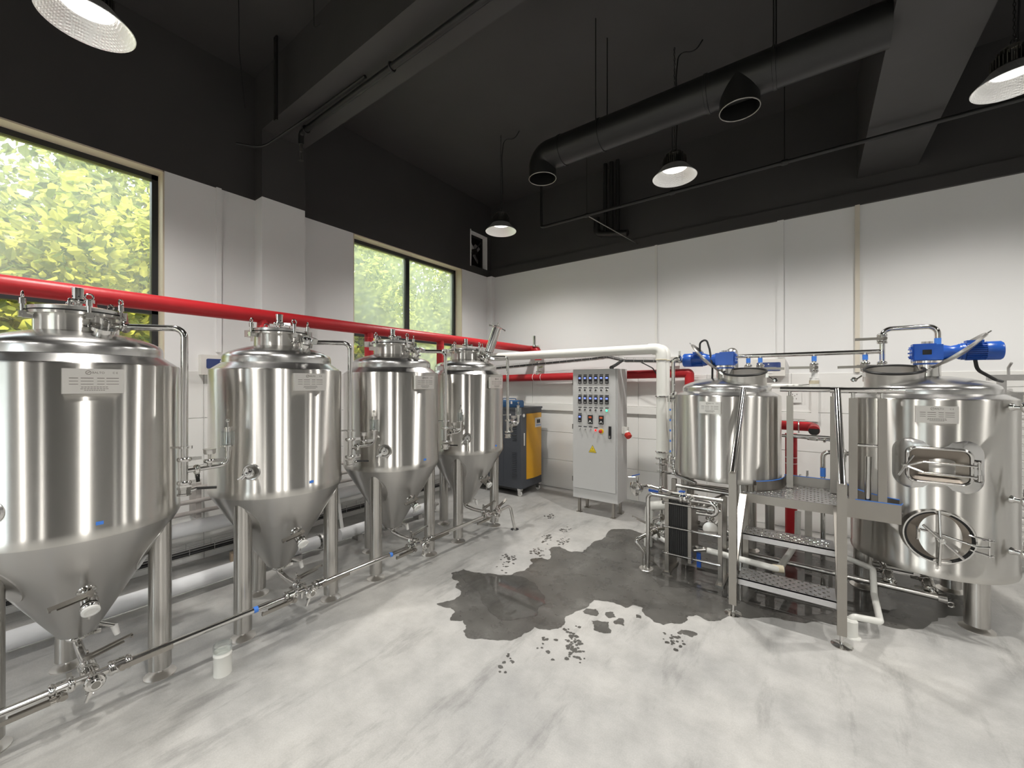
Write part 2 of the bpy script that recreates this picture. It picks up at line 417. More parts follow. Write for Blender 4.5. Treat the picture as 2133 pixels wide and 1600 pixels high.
for (a, b, z0, z1, mi) in ((XL-WT, -2.4, 0, ZP, 0), (-2.4, -1.0, 0, 0.5, 0), (-1.0, XR+WT, 0, ZP, 0), (-2.4, -1.0, 3.2, ZP, 0), (XL-WT, XR+WT, ZP, ZC, 1)):
    wf.bx(a, YF-WT, z0, b, YF, z1, mi)
struct('wall_front', wf, ['wall_paint', 'black_paint'], smooth=False)

# wall tiles of the lower band, each a piece of its wall
TW, TH, TT = 0.86, 0.43, 0.010
def tile_row(parent, along, start, stop, off):
    cache = {}
    for r_ in range(4):
        p = off
        while p < stop:
            a, b = max(p, start), min(p+TW, stop)
            if b-a > 0.05 and a < stop:
                key = round(b-a, 3)
                if key not in cache:
                    w = key-0.004; h = TH-0.004; e = 0.003; mb = MB()
                    vs_ = [(0,0,0),(w,0,0),(w,0,h),(0,0,h),(e,-TT,e),(w-e,-TT,e),(w-e,-TT,h-e),(e,-TT,h-e)]
                    mb.add(vs_, [(4,5,6,7),(0,1,5,4),(1,2,6,5),(2,3,7,6),(3,0,4,7)])
                    o = mb.obj('wall_tile', 'tile_white', parent, smooth=False); cache[key] = o.data
                else:
                    o = bpy.data.objects.new('wall_tile', cache[key]); col.objects.link(o); o.parent = parent
                if along == 'x': o.location = (a+0.002, YB, r_*TH+0.002)
                else: o.location = (XL, a+0.002, r_*TH+0.002); o.rotation_euler = (0, 0, R(90))
            p += TW
tile_row(wall_back, 'x', XL, 2.4, -4.48)
tile_row(wl_, 'y', -1.2, 1.77, -1.24)
tile_row(wl_, 'y', 2.19, YB, 2.19)

# windows of the left wall
def window(name, y0, y1, z0, z1, zt, mulls, panes, xf=XL-0.17):
    fr = MB(); w = 0.055; d = 0.035
    for (a, b, c, e) in ((y0, y0+w, z0, z1), (y1-w, y1, z0, z1), (y0, y1, z0, z0+w), (y0, y1, z1-w, z1), (y0, y1, zt-0.045, zt+0.045)):
        fr.bx(xf-d, a, c, xf+d, b, e)
    root = struct(name, fr, 'window_black', smooth=False)
    for (ym, a, b) in mulls: MB().bx(xf-d, ym-0.032, a, xf+d, ym+0.032, b).obj('mullion', 'window_black', root, smooth=False)
    for (a, b, c, e, m) in panes: MB().bx(xf-0.004, a, c, xf+0.004, b, e).obj('pane', m, root, smooth=False)
    rv = MB()
    rv.bx(XL-WT, y0, z1-0.012, XL-0.002, y1, z1); rv.bx(XL-WT, y1-0.012, z0, XL-0.002, y1, z1); rv.bx(XL-WT, y0, z0, XL-0.002, y0+0.012, z1)
    rv.obj('reveal', 'reveal_cream', root, smooth=False)
    MB().bx(XL-WT, y0, z0, XL+0.015, y1, z0+0.02).obj('sill', 'trunking_white', root, smooth=False)
    return root
ZT = 2.255
window('window_1', *WIN[0], ZT, [], [(-0.87, 1.01, ZT, ZP-0.05, 'pane_hazy'), (-0.87, 1.01, 1.79, ZT, 'pane_clear')])
window('window_2', *WIN[1], ZT, [(3.80, ZT, ZP-0.05)], [(2.91, 3.80, ZT, ZP-0.05, 'pane_milky'), (3.80, 4.73, ZT, ZP-0.05, 'pane_milky'),
       (2.91, 3.66, 1.79, ZT, 'pane_clear'), (3.66, 4.73, 1.79, ZT, 'pane_milky')])
window('window_assumed_left', *WIN[2], ZT, [(-3.3, ZT, ZP-0.05)], [(-4.15, -3.3, ZT, ZP-0.05, 'pane_hazy'), (-3.3, -2.45, ZT, ZP-0.05, 'pane_hazy'), (-4.15, -2.45, 1.79, ZT, 'pane_clear')])  # unseen window, assumed for the light level and steel reflections
w4 = MB()  # unseen front window, added for ambient daylight and narrow streaks on the tanks
for (a, b, c, e) in ((-2.4, -1.0, 0.5, 0.56), (-2.4, -1.0, 3.14, 3.2), (-2.4, -2.34, 0.5, 3.2), (-1.06, -1.0, 0.5, 3.2)):
    w4.bx(a, YF-0.18, c, b, YF-0.11, e)
w4o = struct('window_added_front', w4, 'window_black', smooth=False)
for x in (-1.7,): MB().bx(x-.03, YF-0.18, 0.56, x+.03, YF-0.11, 3.14).obj('mullion', 'window_black', w4o, smooth=False)
for x0, x1 in ((-2.34, -1.73), (-1.67, -1.06)): MB().bx(x0, YF-0.15, 0.56, x1, YF-0.142, 3.14).obj('pane', 'pane_clear', w4o, smooth=False)

# trunking and mouldings
struct('trim_1', MB().bx(XL+0.1, YB-0.045, 1.195, 0.06, YB-TT, 1.285), 'trunking_white', smooth=False)
struct('trim_2', MB().bx(0.0, YB-0.045, 1.285, 0.06, YB-TT, 1.66), 'trunking_white', smooth=False)
struct('trim_3', MB().bx(-1.675, YB-0.022, 1.9, -1.645, YB, ZP), 'trunking_white', smooth=False)
struct('trim_4', MB().bx(-0.31, YB-0.025, 1.9, -0.25, YB, ZP), 'wall_paint', smooth=False)
struct('trim_5', MB().bx(0.362, YB-0.03, 1.72, 0.40, YB, ZP+0.03), 'conduit_cream', smooth=False)
struct('trim_6', MB().bx(XL, 1.435, 1.9, XL+0.025, 1.475, ZP), 'wall_paint', smooth=False)

# ------------------------------------------------------------------ shared fittings
def pol(r, a, z=0.0, o=(0,0)): return V((o[0]+r*math.cos(R(a)), o[1]+r*math.sin(R(a)), z))
def butterfly(parent, p, axis, r, hdir, stem, side=1, length=0.17, name='butterfly_valve'):
    """hygienic butterfly valve between two clamps, with a squeeze-trigger handle"""
    p, a, h, st = V(p), V(axis).normalized(), V(hdir).normalized(), V(stem).normalized()
    mb = MB(); mb.cyl(p-a*.016, p+a*.016, r+.013, n=20); mb.clamp(p-a*.030, a, r, st); mb.clamp(p+a*.030, a, r, -st)
    mb.cyl(p, p+st*(r+.035), .008, n=10)
    for s in (-1, 1): mb.cyl(p+a*(.010*s)+st.cross(a)*(r+.012)-a*.012, p+a*(.010*s)+st.cross(a)*(r+.012)+a*.012, .004, n=8)
    o = mb.obj(name, 'polished_steel', parent)
    q = p+st*(r+.038); t = h.cross(st); hb = MB()
    hb.cyl(q-st*.008, q+st*.010, .014, n=14)
    hb.ob(q+h*(length*.5)+st*.004, h, t, (length*.5, .011, .0025)); hb.ob(q+h*(length*.42)-st*.012, h, t, (length*.38, .009, .0022))
    hb.ob(q+h*(length-.004), h, t, (.004, .011, .007))
    hb.obj('valve_handle', 'stair_steel', o)
    return o
def leg_with_foot(parent, x, y, top, r=.05, pad=.071, gap=.045, m='leg_steel'):
    lg = MB().cyl((x, y, gap), (x, y, top), r, n=24).obj('leg', m, parent)
    ft = MB(); ft.lathe([(0,0),(pad,0),(pad,.006),(pad*.55,.012),(.018,.016),(.011,.018),(.011,gap+.02),(0,gap+.02)], 24, (x, y, 0))
    ft.obj('foot', 'plate_steel', lg); return lg
def nameplate(parent, c, out, w=.20, h=.112, text=True):
    """riveted steel type plate standing off the shell; out = outward direction"""
    out = V(out).normalized(); up = V((0,0,1)); ax = up.cross(out).normalized(); c = V(c)
    pl = MB().ob(c+out*.012, ax, up, (w/2, h/2, .013)).obj('nameplate', 'plate_steel', parent, smooth=False)
    f = c+out*.0254
    if text:
        g = MB(); k = f+ax*(-.008)+up*(h*.34)
        g.ring(k-ax*.012, out, .0085, .0011, 16, 6); g.ob(k-ax*.012, ax+up*.6, up, (.006,.0012,.0006))
        for i, z in enumerate((.12, .0, -.12)):
            for x0, x1 in ((-.40,-.26), (-.22,-.02), (.04,.16), (.19,.40)):
                g.ob(f+ax*(w*(x0+x1)/2)+up*(h*z), ax, up, (w*(x1-x0)/2, .0012 if i else .0016, .0004))
        for i, z in enumerate((-.24, -.31, -.37)):
            ww = (.22, .23, .17)[i]; n = 9
            for q in range(n): g.ob(f+ax*(w*(-ww+2*ww*(q+.5)/n))+up*(h*z), ax, up, (w*ww/n*.8, .0013, .0004))
        g.obj('engraved_lines', 'engraving', pl, smooth=False)
        lettering('lettering', 'BALTO', 'engraving', pl, k+ax*.020, ax, up, .013)
        lettering('lettering', 'C E', 'engraving', pl, f+ax*(w*.34)+up*(h*.34), ax, up, .012)
    return pl

# ------------------------------------------------------------------ fermentation tanks
TX = -3.06
TANK_Y = [0.37, 1.36, 2.335, 3.305]
CR, CZ0, CZ1 = .41, .885, 1.70
def cone_r(z): return .07 + (z-.316)/(CZ0-.316)*(CR-.07)
def cone_patch(a0, z0, da, dz, off=.004, n=28):
    mb = MB(); vs_ = [pol(cone_r(z0)+off, a0, z0-off*.5)]; inner = []; 
    for i in range(n):
        t = 2*math.pi*i/n; z = z0+dz*math.sin(t); a = a0+da*math.cos(t)/max(.35, cone_r(z)/.3)
        vs_.append(pol(cone_r(z)+off, a, z-off*.5))
    for i in range(n):
        t = 2*math.pi*i/n; z = z0+dz*1.03*math.sin(t); a = a0+da*1.04*math.cos(t)/max(.35, cone_r(z)/.3)
        vs_.append(pol(cone_r(z)-.004, a, z+.002))
    fs = [(0, 1+i, 1+(i+1) % n) for i in range(n)] + [(1+i, 1+n+i, 1+n+(i+1) % n, 1+(i+1) % n) for i in range(n)]
    return mb.add(vs_, fs)
def fermenter():
    t = thing('fermentation_tank', 'tank', 'tank', (0,0,0), 'conical fermentation tanks in a row along the window wall', False)
    sh = MB().lathe([(CR-.02,.90),(CR-.002,CZ0),(CR+.002,.893),(CR+.002,.935),(CR,.938),(CR,CZ1-.012),(CR-.003,CZ1-.004),(CR-.012,CZ1)], 96).obj('shell', 'brushed_steel', t)
    MB().lathe([(CR-.012,CZ1),(.342,1.742)], 96).obj('shoulder', 'dome_steel', t, angle=60)
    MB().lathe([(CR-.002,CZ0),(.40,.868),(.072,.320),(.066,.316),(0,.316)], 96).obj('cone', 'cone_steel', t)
    MB().lathe([(.338,1.735),(.338,1.778),(.334,1.792),(.322,1.806),(.298,1.820),(.25,1.838),(.2,1.853),(.150,1.866)], 96).obj('dome', 'dome_steel', t, angle=60)
    nk = MB().lathe([(.155,1.855),(.155,1.944),(.176,1.944),(.176,1.957),(.15,1.957)], 64).obj('neck', 'brushed_steel', t)
    ld = MB().lathe([(.15,1.964),(.177,1.964),(.177,1.980),(.168,1.982),(.12,1.992),(.06,1.999),(0,2.0)], 64).obj('lid', 'dome_steel', t)
    MB().lathe([(.15,1.957),(.1775,1.957),(.1775,1.964),(.15,1.964)], 48).obj('gasket', 'black_rubber', ld)
    vt = MB(); vt.cyl((0,0,1.995),(0,0,2.02),.018); vt.clamp((0,0,2.026),(0,0,1),.022,(.7,.6,0)); vt.lathe([(0,2.034),(.024,2.034),(.024,2.095),(.020,2.095),(.020,2.06),(0,2.06)],20)
    for a in range(0,360,60): vt.cyl(pol(.0235,a,2.05), pol(.0248,a,2.05), .004, n=8, mi=1)
    vt.obj('vent_port', ['polished_steel', 'black_rubber'], ld)
    hd = MB(); hd.tube([pol(.05,-20,2.0), pol(.05,-20,2.025), pol(.13,-20,2.020), pol(.13,-20,1.99)], .005, .012, n=8); hd.obj('lid_handle', 'polished_steel', ld)
    for a in (-85, 5, 50, 130, 182):
        sb = MB(); c = pol(.186,a); tg = V((-math.sin(R(a)), math.cos(R(a)), 0))
        sb.cyl(c+V((0,0,1.925)), c+V((0,0,2.012)), .008, n=10); sb.ob(c+V((0,0,1.937)), tg, (0,0,1), (.015,.014,.014)); sb.ob(pol(.168,a,1.930), tg, (0,0,1), (.012,.010,.02))
        sb.cyl(c+V((0,0,1.985)), c+V((0,0,2.012)), .013, n=12); sb.cyl(c+V((0,0,1.937))-tg*.02, c+V((0,0,1.937))+tg*.02, .004, n=8)
        o = sb.obj('swing_bolt', 'polished_steel', t)
        MB().ring(c+V((0,0,2.029)), tg.cross(V((0,0,1)))*1.0, .015, .0042, 18, 8).obj('eye_ring', 'polished_steel', o)
    hg = MB(); hx = pol(1, 205); ht = V((-hx.y, hx.x, 0))
    hg.ob(hx*.20+V((0,0,1.968)), hx, ht, (.032,.022,.012)); hg.ob(hx*.235+V((0,0,1.962)), hx, ht, (.022,.035,.024)); hg.cyl(hx*.228+ht*.045+V((0,0,1.955)), hx*.228-ht*.045+V((0,0,1.955)), .009, n=10)
    hg.ob(hx*.188+V((0,0,1.925)), hx, ht, (.032,.02,.018)); hg.obj('lid_hinge', 'satin_steel', t, smooth=False)
    for a in (60, -60, 180):
        p = pol(.337, a); leg_with_foot(t, p.x, p.y, .846)
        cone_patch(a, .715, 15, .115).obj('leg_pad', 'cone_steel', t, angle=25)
    nameplate(t, (CR+.002, 0, 1.613), (1,0,0))
    # cleaning arm, its tee and the bubbler
    ca = 50; q = pol(.475, ca); d_ = pol(1, ca)
    arm = MB(); arm.cyl(d_*.15+V((0,0,1.902)), d_*.20+V((0,0,1.902)), .017); arm.clamp(d_*.205+V((0,0,1.902)), d_, .016, (0,0,1))
    arm.tube([d_*.20+V((0,0,1.902)), d_*.475+V((0,0,1.902)), q+V((0,0,1.05))], .0165, .05, n=16)
    a_o = arm.obj('cleaning_arm', 'polished_steel', t)
    br = MB(); br.cyl(d_*.405+V((0,0,1.255)), d_*.475+V((0,0,1.255)), .006, n=10); br.cyl(q+V((0,0,1.249)), q+V((0,0,1.261)), .025, n=18); br.ob(q+d_*.024+V((0,0,1.255)), d_, (0,0,1), (.012,.008,.006)); br.obj('bracket', 'polished_steel', a_o)
    for z_ in (1.19, 1.062): MB().clamp(q+V((0,0,z_)), (0,0,1), .018, (.25,1,0)).obj('clamp', 'polished_steel', a_o)
    bv = MB(); bv.lathe([(0,.0),(.02,0),(.034,.004),(.034,.014),(.028,.016),(.028,.036),(.034,.038),(.034,.05),(0,.05)], 8, q+V((0,0,.99))); bv.cyl(q+V((0,.025,1.015)), q+V((0,.055,1.02)), .010, n=10)
    b_o = bv.obj('ball_valve', 'polished_steel', t)
    hv = MB(); hv.ob(q+V((0.005,.095,1.016)), (0.15,1,-.12), (1,0,0), (.05,.011,.006)); hv.obj('lever', 'black_plastic', b_o)
    tee = MB(); y_ = V((0,1,0)); z0 = 1.125
    tee.tube([q+V((0,0,z0)), q+V((0,.205,z0+.005)), q+V((0,.205,z0+.10))], .0125, .055, n=12)
    tee.clamp(q+V((0,.055,z0)), (0,1,0), .013, (.3,0,-1)); tee.cyl(q+V((0,.115,z0)), q+V((0,.115,z0+.045)), .012); tee.clamp(q+V((0,.115,z0+.04)), (0,0,1), .013, (.5,1,0))
    tee.cyl(q+V((0,.205,z0+.085)), q+V((0,.205,z0+.112)), .017)
    te = tee.obj('side_branch', 'polished_steel', t)
    gg = MB(); gg.cyl(q+V((0,.115,z0+.05)), q+V((0,.115,z0+.082)), .007); gg.lathe([(0,0),(.025,0),(.029,.006),(.029,.024),(.031,.026),(.031,.030),(0,.030)], 24, q+V((0,.115,z0+.078))); gg.obj('pressure_gauge', 'satin_steel', te)
    bl = q+V((0,.205,z0+.112))
    bb = MB(); bb.lathe([(0,0),(.036,0),(.036,.007),(.017,.009),(.017,.020),(.0155,.024),(.0155,.105),(.021,.107),(.021,.113),(.0,.113)], 24, bl); bb.cyl(bl+V((0,0,.11)), bl+V((0,0,.14)), .003, n=8); bb.ball(bl+V((0,0,.148)), .0105)
    bo = bb.obj('bubbler', 'polished_steel', te)
    MB().lathe([(.034,.007),(.034,.085),(.0315,.085),(.0315,.007)], 28, bl).obj('bubbler_glass', 'clear_glass', te)
    # thermometer port on the shell
    pa = -45; n_ = pol(1, pa); c = pol(CR, pa, 1.06); pp = MB()
    pp.lathe([(.050,-.012),(.052,.0),(.047,.008),(.040,.006),(.038,-.004)], 28, c, n_)
    po = pp.obj('port_collar', 'dome_steel', t)
    MB().lathe([(.044,.002),(0,.002)], 28, c, n_).obj('port_recess', 'dark_steel', po)
    pv = MB(); pv.cyl(c, c+n_*.045, .013); pv.clamp(c+n_*.032, n_, .014, (-.6,-.6,-.5)); pv.cyl(c+n_*.045, c+n_*.062, .016, n=12); pv.ob(c+n_*.055+V((0,0,.022)), (0,0,1), n_, (.014,.008,.006)); pv.cyl(c+n_*.05, c+n_*.05+V((-.03,-.02,-.035)), .006, n=8); pv.ball(c+n_*.066, .011)
    pv.obj('sample_valve', 'chrome', po)
    # racking valve low on the cone
    zc = .60; sl = V((.86, 0, -.51)); c = V((cone_r(zc), 0, zc)); rk = MB()
    rk.lathe([(.040,-.012),(.034,.004),(.021,.008),(.021,.035),(0,.035)], 24, c, sl); ro = rk.obj('racking_port', 'polished_steel', t)
    butterfly(ro, c+sl*.07, sl, .018, (0.1,-1,-.12), (.51,0,.86), length=.135)
    cp = MB(); cp.lathe([(0,0),(.029,0),(.033,.004),(.033,.014),(.024,.016),(.022,.010),(0,.010)], 24, c+sl*.112, sl); cp.obj('end_cap', 'white_plastic', ro)
    # blue tape mark
    MB().ob((CR+.0025, .02, .958), (0,1,0), (0,0,1), (.013,.008,.0006)).obj('tape_mark', 'blue_tape', t, smooth=False)
    # bottom outlet elbow towards the manifold
    ot = MB(); ot.lathe([(0,.292),(.045,.292),(.045,.300),(.032,.303),(.032,.318),(0,.318)], 24); ot.clamp((0,0,.297), (0,0,1), .030, (.3,.9,0))
    ot.tube([(0,0,.31), (0,0,.262), (.12,0,.245), (.26,0,.245)], .019, .045, n=14); ot.obj('outlet_elbow', 'polished_steel', t)
    tp = MB(); p0, p1 = pol(.075, 75, .335), pol(.135, 75, .300); tp.cyl(p0, p1, .010, n=12); tp.obj('probe_pocket', 'polished_steel', t)
    MB().cyl(p1, p1+V((.004,.012,-.05)), .016, .012, n=14).obj('probe_cap', 'white_plastic', t)
    return t
proto = fermenter()
tank_labels = ['large steel fermentation tank with bubbler nearest the camera at the left edge',
               'steel conical fermentation tank second from the left, before the wall pier',
               'steel conical fermentation tank third in the row, before the far window',
               'steel conical fermentation tank farthest in the row, with the tilted dosing tube']
tanks = []
for i, y in enumerate(TANK_Y):
    o = proto if i == 0 else copy_tree(proto)
    o.location = (TX, y, 0); o['label'] = tank_labels[i]; tanks.append(o)
# what differs on the domes
def at_tank(i): return V((TX, TANK_Y[i], 0))
def local_obj(mb, name, m, i, parent=None, **kw):
    return mb.obj(name, m, parent or tanks[i], **kw)
for i in (0, 1, 2, 3):
    dp = pol(1, 14); c = pol(.245, 14, 1.848); up = V((dp.x*.38, dp.y*.38, .92)).normalized()
    ax, ay, az = frame(up); g = MB()
    g.lathe([(0,-.02),(.036,-.02),(.036,.014),(.047,.014),(.047,.030),(.0,.030)], 26, c, up)
    g.ob(c+up*.022+ay*.056, ay, up, (.014,.008,.010)); g.ob(c+up*.022+ay*.078, ay, up, (.014,.006,.012)); g.ring(c+up*.01+ay*.08-ax*.03, up, .016, .004, 16, 6)
    o = local_obj(g, 'dome_port', 'polished_steel', i)
    if i == 0:
        local_obj(MB().lathe([(.034,.0305),(.034,.034),(0,.035)], 24, c, up), 'sight_glass', 'clear_glass', i, o)
        h = MB().tube([c+up*.03-ay*.03, c+up*.07-ay*.03, c+up*.07+ay*.03, c+up*.03+ay*.03], .004, .012, n=8); local_obj(h, 'grab_bar', 'polished_steel', i, o)
    elif i in (1, 2):
        b = MB(); b.lathe([(0,0),(.026,0),(.033,.008),(.033,.03),(.025,.045),(0,.05)], 20, c+up*.03, up); b.ob(c+up*.055+V((.03,.03,0)), ax, ay, (.02,.02,.018)); local_obj(b, 'relief_valve', 'chrome', i, o)
        b = MB(); b.ob(c+up*.045+pol(.06, -55), pol(1, -20)+V((0,0,-.55)), (0,0,1), (.075 if i == 2 else .045, .010, .004)); local_obj(b, 'valve_handle', 'satin_steel', i, o)
    else:
        tl = (V((.30, .16, .95))).normalized(); s0 = c+up*.03; b = MB()
        b.clamp(s0+tl*.02, tl, .028, (1,.4,0)); b.cyl(s0, s0+tl*.05, .03); b.clamp(s0+tl*.06, tl, .03, (-.8,-.6,0)); b.ball(s0+V((-.02,-.05,.0)), .03)
        b.lathe([(.030,.06),(.046,.075),(.046,.345),(.0,.345)], 28, s0, tl); local_obj(b, 'dosing_tube', 'polished_steel', i, o)
        l2 = MB(); e0 = s0+tl*.35; l2.lathe([(0,0),(.058,0),(.058,.008),(.03,.016),(0,.018)], 24, e0, tl); x_, y_, _ = frame(tl)
        l2.tube([e0-x_*.03+tl*.01, e0-x_*.03+tl*.045, e0+x_*.03+tl*.045, e0+x_*.03+tl*.01], .004, .01, n=8)
        for s in (-1, 1): l2.cyl(e0+y_*(.05*s), e0+y_*(.085*s)-tl*.006, .006, n=8); l2.ball(e0+y_*(.088*s)-tl*.006, .010)
        local_obj(l2, 'dosing_lid', 'polished_steel', i, o)
        tap = MB(); n_ = pol(1, -45); c2 = pol(CR, -45, 1.06)
        tap.tube([c2+n_*.05, c2+n_*.085, c2+n_*.085+V((0,0,-.10))], .011, .02, n=10); tap.cyl(c2+n_*.085+V((0,0,-.07)), c2+n_*.085+V((0,0,-.115)), .016, n=12); local_obj(tap, 'tap_spout', 'polished_steel', i)
# ------------------------------------------------------------------ outlet manifold in front of the tanks
MX, MZ = TX+.37, .245
mf = thing('outlet_manifold', 'thin steel pipe with lever valves running low in front of the fermentation tanks', 'pipe', (MX, 1.8, 0))
ys = [-0.75] + TANK_Y
for a, b in zip(ys, ys[1:]):
    MB().cyl((MX, a+(.0 if a < 0 else .13), MZ), (MX, b-.13, MZ), .0175, n=16).obj('pipe', 'polished_steel', mf)
for i, y in enumerate(TANK_Y):
    te = MB(); te.cyl((MX, y-.13, MZ), (MX, y+.13, MZ), .0175, n=16); te.cyl((MX-.06, y, MZ), (MX+.065, y, MZ), .0175, n=16)
    te.clamp((MX+.068, y, MZ), (1,0,0), .022, (0,-.4,-1)); te.lathe([(.022,.0),(.026,.02),(.020,.024),(.0,.022)], 20, (MX+.075, y, MZ), (1,0,0))
    to = te.obj('tee', 'polished_steel', mf)
    MB().lathe([(.015,.0245),(0,.0245)], 16, (MX+.075, y, MZ), (1,0,0)).obj('open_end', 'dark_steel', to)
    butterfly(mf, (MX-.085, y, MZ), (1,0,0), .0175, (.0,1,.18), (0,0,1), length=.16)
    if i != 3:
        butterfly(mf, (MX, y+.095, MZ), (0,1,0), .0175, (0,1,.02), (1,0,.2), length=.19)
    else:
        butterfly(mf, (MX, y+.095, MZ), (0,1,0), .0175, (0,1,.35), (.3,0,1), length=.14)
    butterfly(mf, (MX, y-.095, MZ), (0,1,0), .0175, (0,-1,-.02), (1,0,-.25), length=.19)
    if i < 3: MB().lathe([(.0180,-.012),(.0182,0),(.0180,.012)], 14, (MX, y-.30, MZ), (0,1,0)).obj('tape_mark', 'blue_tape', mf)
dr = MB(); dr.tube([(MX, TANK_Y[3]+.13, MZ), (MX+.02, 3.60, MZ+.02), (MX+.06, 3.63, 0.0)], .0165, .05, n=12); dr.lathe([(0,0),(.045,0),(.045,.004),(0,.005)], 20, (MX+.06, 3.63, 0)); dr.obj('drop_pipe', 'polished_steel', mf)

# ------------------------------------------------------------------ red insulated pipes
RX, RZ, RR = -3.56, 2.145, .054
rp = thing('red_overhead_pipe', 'long red insulated pipe running above and behind the fermentation tanks', 'pipe', (RX, 2.3, 0))
MB().tube([(RX, -1.6, RZ), (RX, 5.2, RZ), (RX, 5.34, RZ-.0), (RX+.14, 5.34, RZ), (RX+.14, 5.34, 1.97)], RR, .07, n=20).obj('pipe', 'red_insulation', rp)
for i, y in enumerate(TANK_Y):
    st = MB(); st.tube([(RX, y+.10, RZ), (RX, y+.10, 1.62), (TX-.40, y+.07, 1.62)], .044, .06, n=16); so = st.obj('drop_branch', 'red_insulation', rp)
    tb = MB(); tb.lathe([(.0455,-.004),(.0455,.004)], 16, (RX, y+.10, RZ-.085)); tb.obj('tape_band', 'red_tape', so)
en = MB(); en.cyl((RX+.10, 5.30, RZ+.03), (RX+.10, 5.30, RZ+.20), .024, n=16); en.clamp((RX+.10, 5.30, RZ+.04), (0,0,1), .024, (1,0,0)); en.obj('steel_stub', 'polished_steel', rp)
vv = MB(); vv.cyl((RX+.14, 5.34, 1.97), (RX+.14, 5.34, 1.74), .018); vv.clamp((RX+.14, 5.34, 1.93), (0,0,1), .018); vv.clamp((RX+.14, 5.34, 1.79), (0,0,1), .018, (1,0,0)); vv.ob((RX+.185, 5.34, 1.86), (1,0,.2), (0,0,1), (.045,.012,.010)); vv.obj('riser_valve', 'polished_steel', rp)
rw = thing('red_wall_pipe', 'red insulated pipe along the back wall behind the control cabinet', 'pipe', (-2.8, 5.34, 0))
MB().tube([(-4.35, 5.34, 1.69), (-1.25, 5.34, 1.735), (-1.21, 5.34, 1.735), (-1.21, 5.34, .55)], .055, .07, n=20).obj('pipe', 'red_insulation', rw)
for x in (-3.49, -3.35): MB().lathe([(.0565,-.004),(.0565,.004)], 18, (x, 5.34, 1.703), (1,0,0)).obj('tape_band', 'white_plastic', rw)
MB().cyl((-3.42, 5.34, 1.745), (-3.42, 5.34, 1.77), .04, n=16).obj('collar', 'polished_steel', rw)
rm = thing('red_short_pipe', 'short red insulated elbow pipe with lever valve between the two brewing vessels', 'pipe', (-.1, 4.9, 0))
MB().tube([(-.62, 4.9, 1.19), (.02, 4.9, 1.185), (.02, 4.72, 1.165)], .045, .06, n=18).obj('pipe', 'red_insulation', rm)
MB().lathe([(.043,.0),(0,.0)], 18, (.02, 4.718, 1.165), (0,-1,0)).obj('open_end', 'black_rubber', rm)
b = MB(); b.ring((-.10, 4.9, 1.19), (1,0,0), .048, .006, 18, 6); b.ob((-.10, 4.9, 1.25), (1,0,0), (0,0,1), (.05,.005,.01)); b.cyl((-.10, 4.9, 1.25), (-.10, 4.88, 1.12), .006); b.obj('pipe_hanger', 'satin_steel', rm)
b = MB(); b.tube([(-.45, 4.86, 1.095), (.24, 4.82, 1.075)], .015, n=12); b.cyl((-.03, 4.85, 1.085), (.05, 4.84, 1.083), .026); b.clamp((.10, 4.84, 1.08), (1,0,0), .018); b.clamp((.18, 4.83, 1.078), (1,0,0), .018); b.obj('steel_branch', 'polished_steel', rm)
b = MB(); b.lathe([(0,0),(.02,.004),(.024,.03),(.02,.055),(0,.06)], 16, (-.02, 4.80, 1.088), (1,0,0)); b.obj('white_grip', 'white_plastic', rm)
rv_ = thing('red_standpipe', 'upright red insulated pipe with white bands behind the platform railing', 'pipe', (-.165, 5.0, 0))
MB().tube([(-.165, 5.0, .0), (-.165, 5.0, 1.10)], .052, n=18).obj('pipe', 'red_insulation', rv_)
for z in (.86, .80): MB().lathe([(.0535,-.003),(.0535,.003)], 18, (-.165, 5.0, z)).obj('tape_band', 'white_plastic', rv_)

# ------------------------------------------------------------------ white plastic pipes
def pvc_run(label, y, dx):
    p = thing('white_plastic_pipe', label, 'pipe', (-1.306+dx, y, 0), 'paired white drain pipes')
    MB().tube([(-4.0, y, 1.985), (-1.306+dx, y, 1.985), (-1.306+dx, y, .80)], .050, .06, n=20).obj('pipe', 'white_pvc', p)
    e = MB(); e.tube([(-1.44+dx, y, 1.985), (-1.306+dx, y, 1.985), (-1.306+dx, y, 1.86)], .057, .066, n=20, k=8); e.obj('elbow', 'white_pvc', p)
    MB().lathe([(.0575,0),(.060,.006),(.0575,.012)], 20, (-1.306+dx, y, 1.855)).obj('glue_ring', 'pvc_glue', p)
    return p
pv1 = pvc_run('front one of two large white plastic pipes crossing to the kettle and turning down', 4.5, 0)
pv2 = pvc_run('rear one of two large white plastic pipes, half hidden behind its twin', 4.64, 0.0)
b = MB(); b.clamp((-1.306, 4.5, .80), (0,0,1), .045, (1,0,0)); b.cyl((-1.306, 4.5, .80), (-1.306, 4.5, .72), .018); b.clamp((-1.306, 4.5, .74), (0,0,1), .04); b.clamp((-1.306, 4.5, .66), (0,0,1), .03, (1,0,0)); b.cyl((-1.306, 4.5, .72), (-1.306, 4.5, .0), .018)
b.obj('steel_foot', 'polished_steel', pv1)
MB().cyl((-1.306, 4.64, .8), (-1.306, 4.64, 0), .03, n=14).obj('steel_foot', 'satin_steel', pv2)
b = MB()
for z in (1.465, .87): b.ring((-1.306, 4.5, z), (0,0,1), .056, .008, 20, 6); b.tube([(-1.25, 4.5, z), (-1.08, 4.38, z)], .009, n=8)
b.obj('pipe_clip', 'polished_steel', pv1)
cw = thing('coolant_pipe', 'white insulated pipe along the window wall behind the tanks, above the cable tray', 'pipe', (-4.26, 2, 0))
MB().cyl((-4.26, -1.0, .373), (-4.26, 4.6, .373), .060, n=20).obj('pipe', 'white_foam', cw)
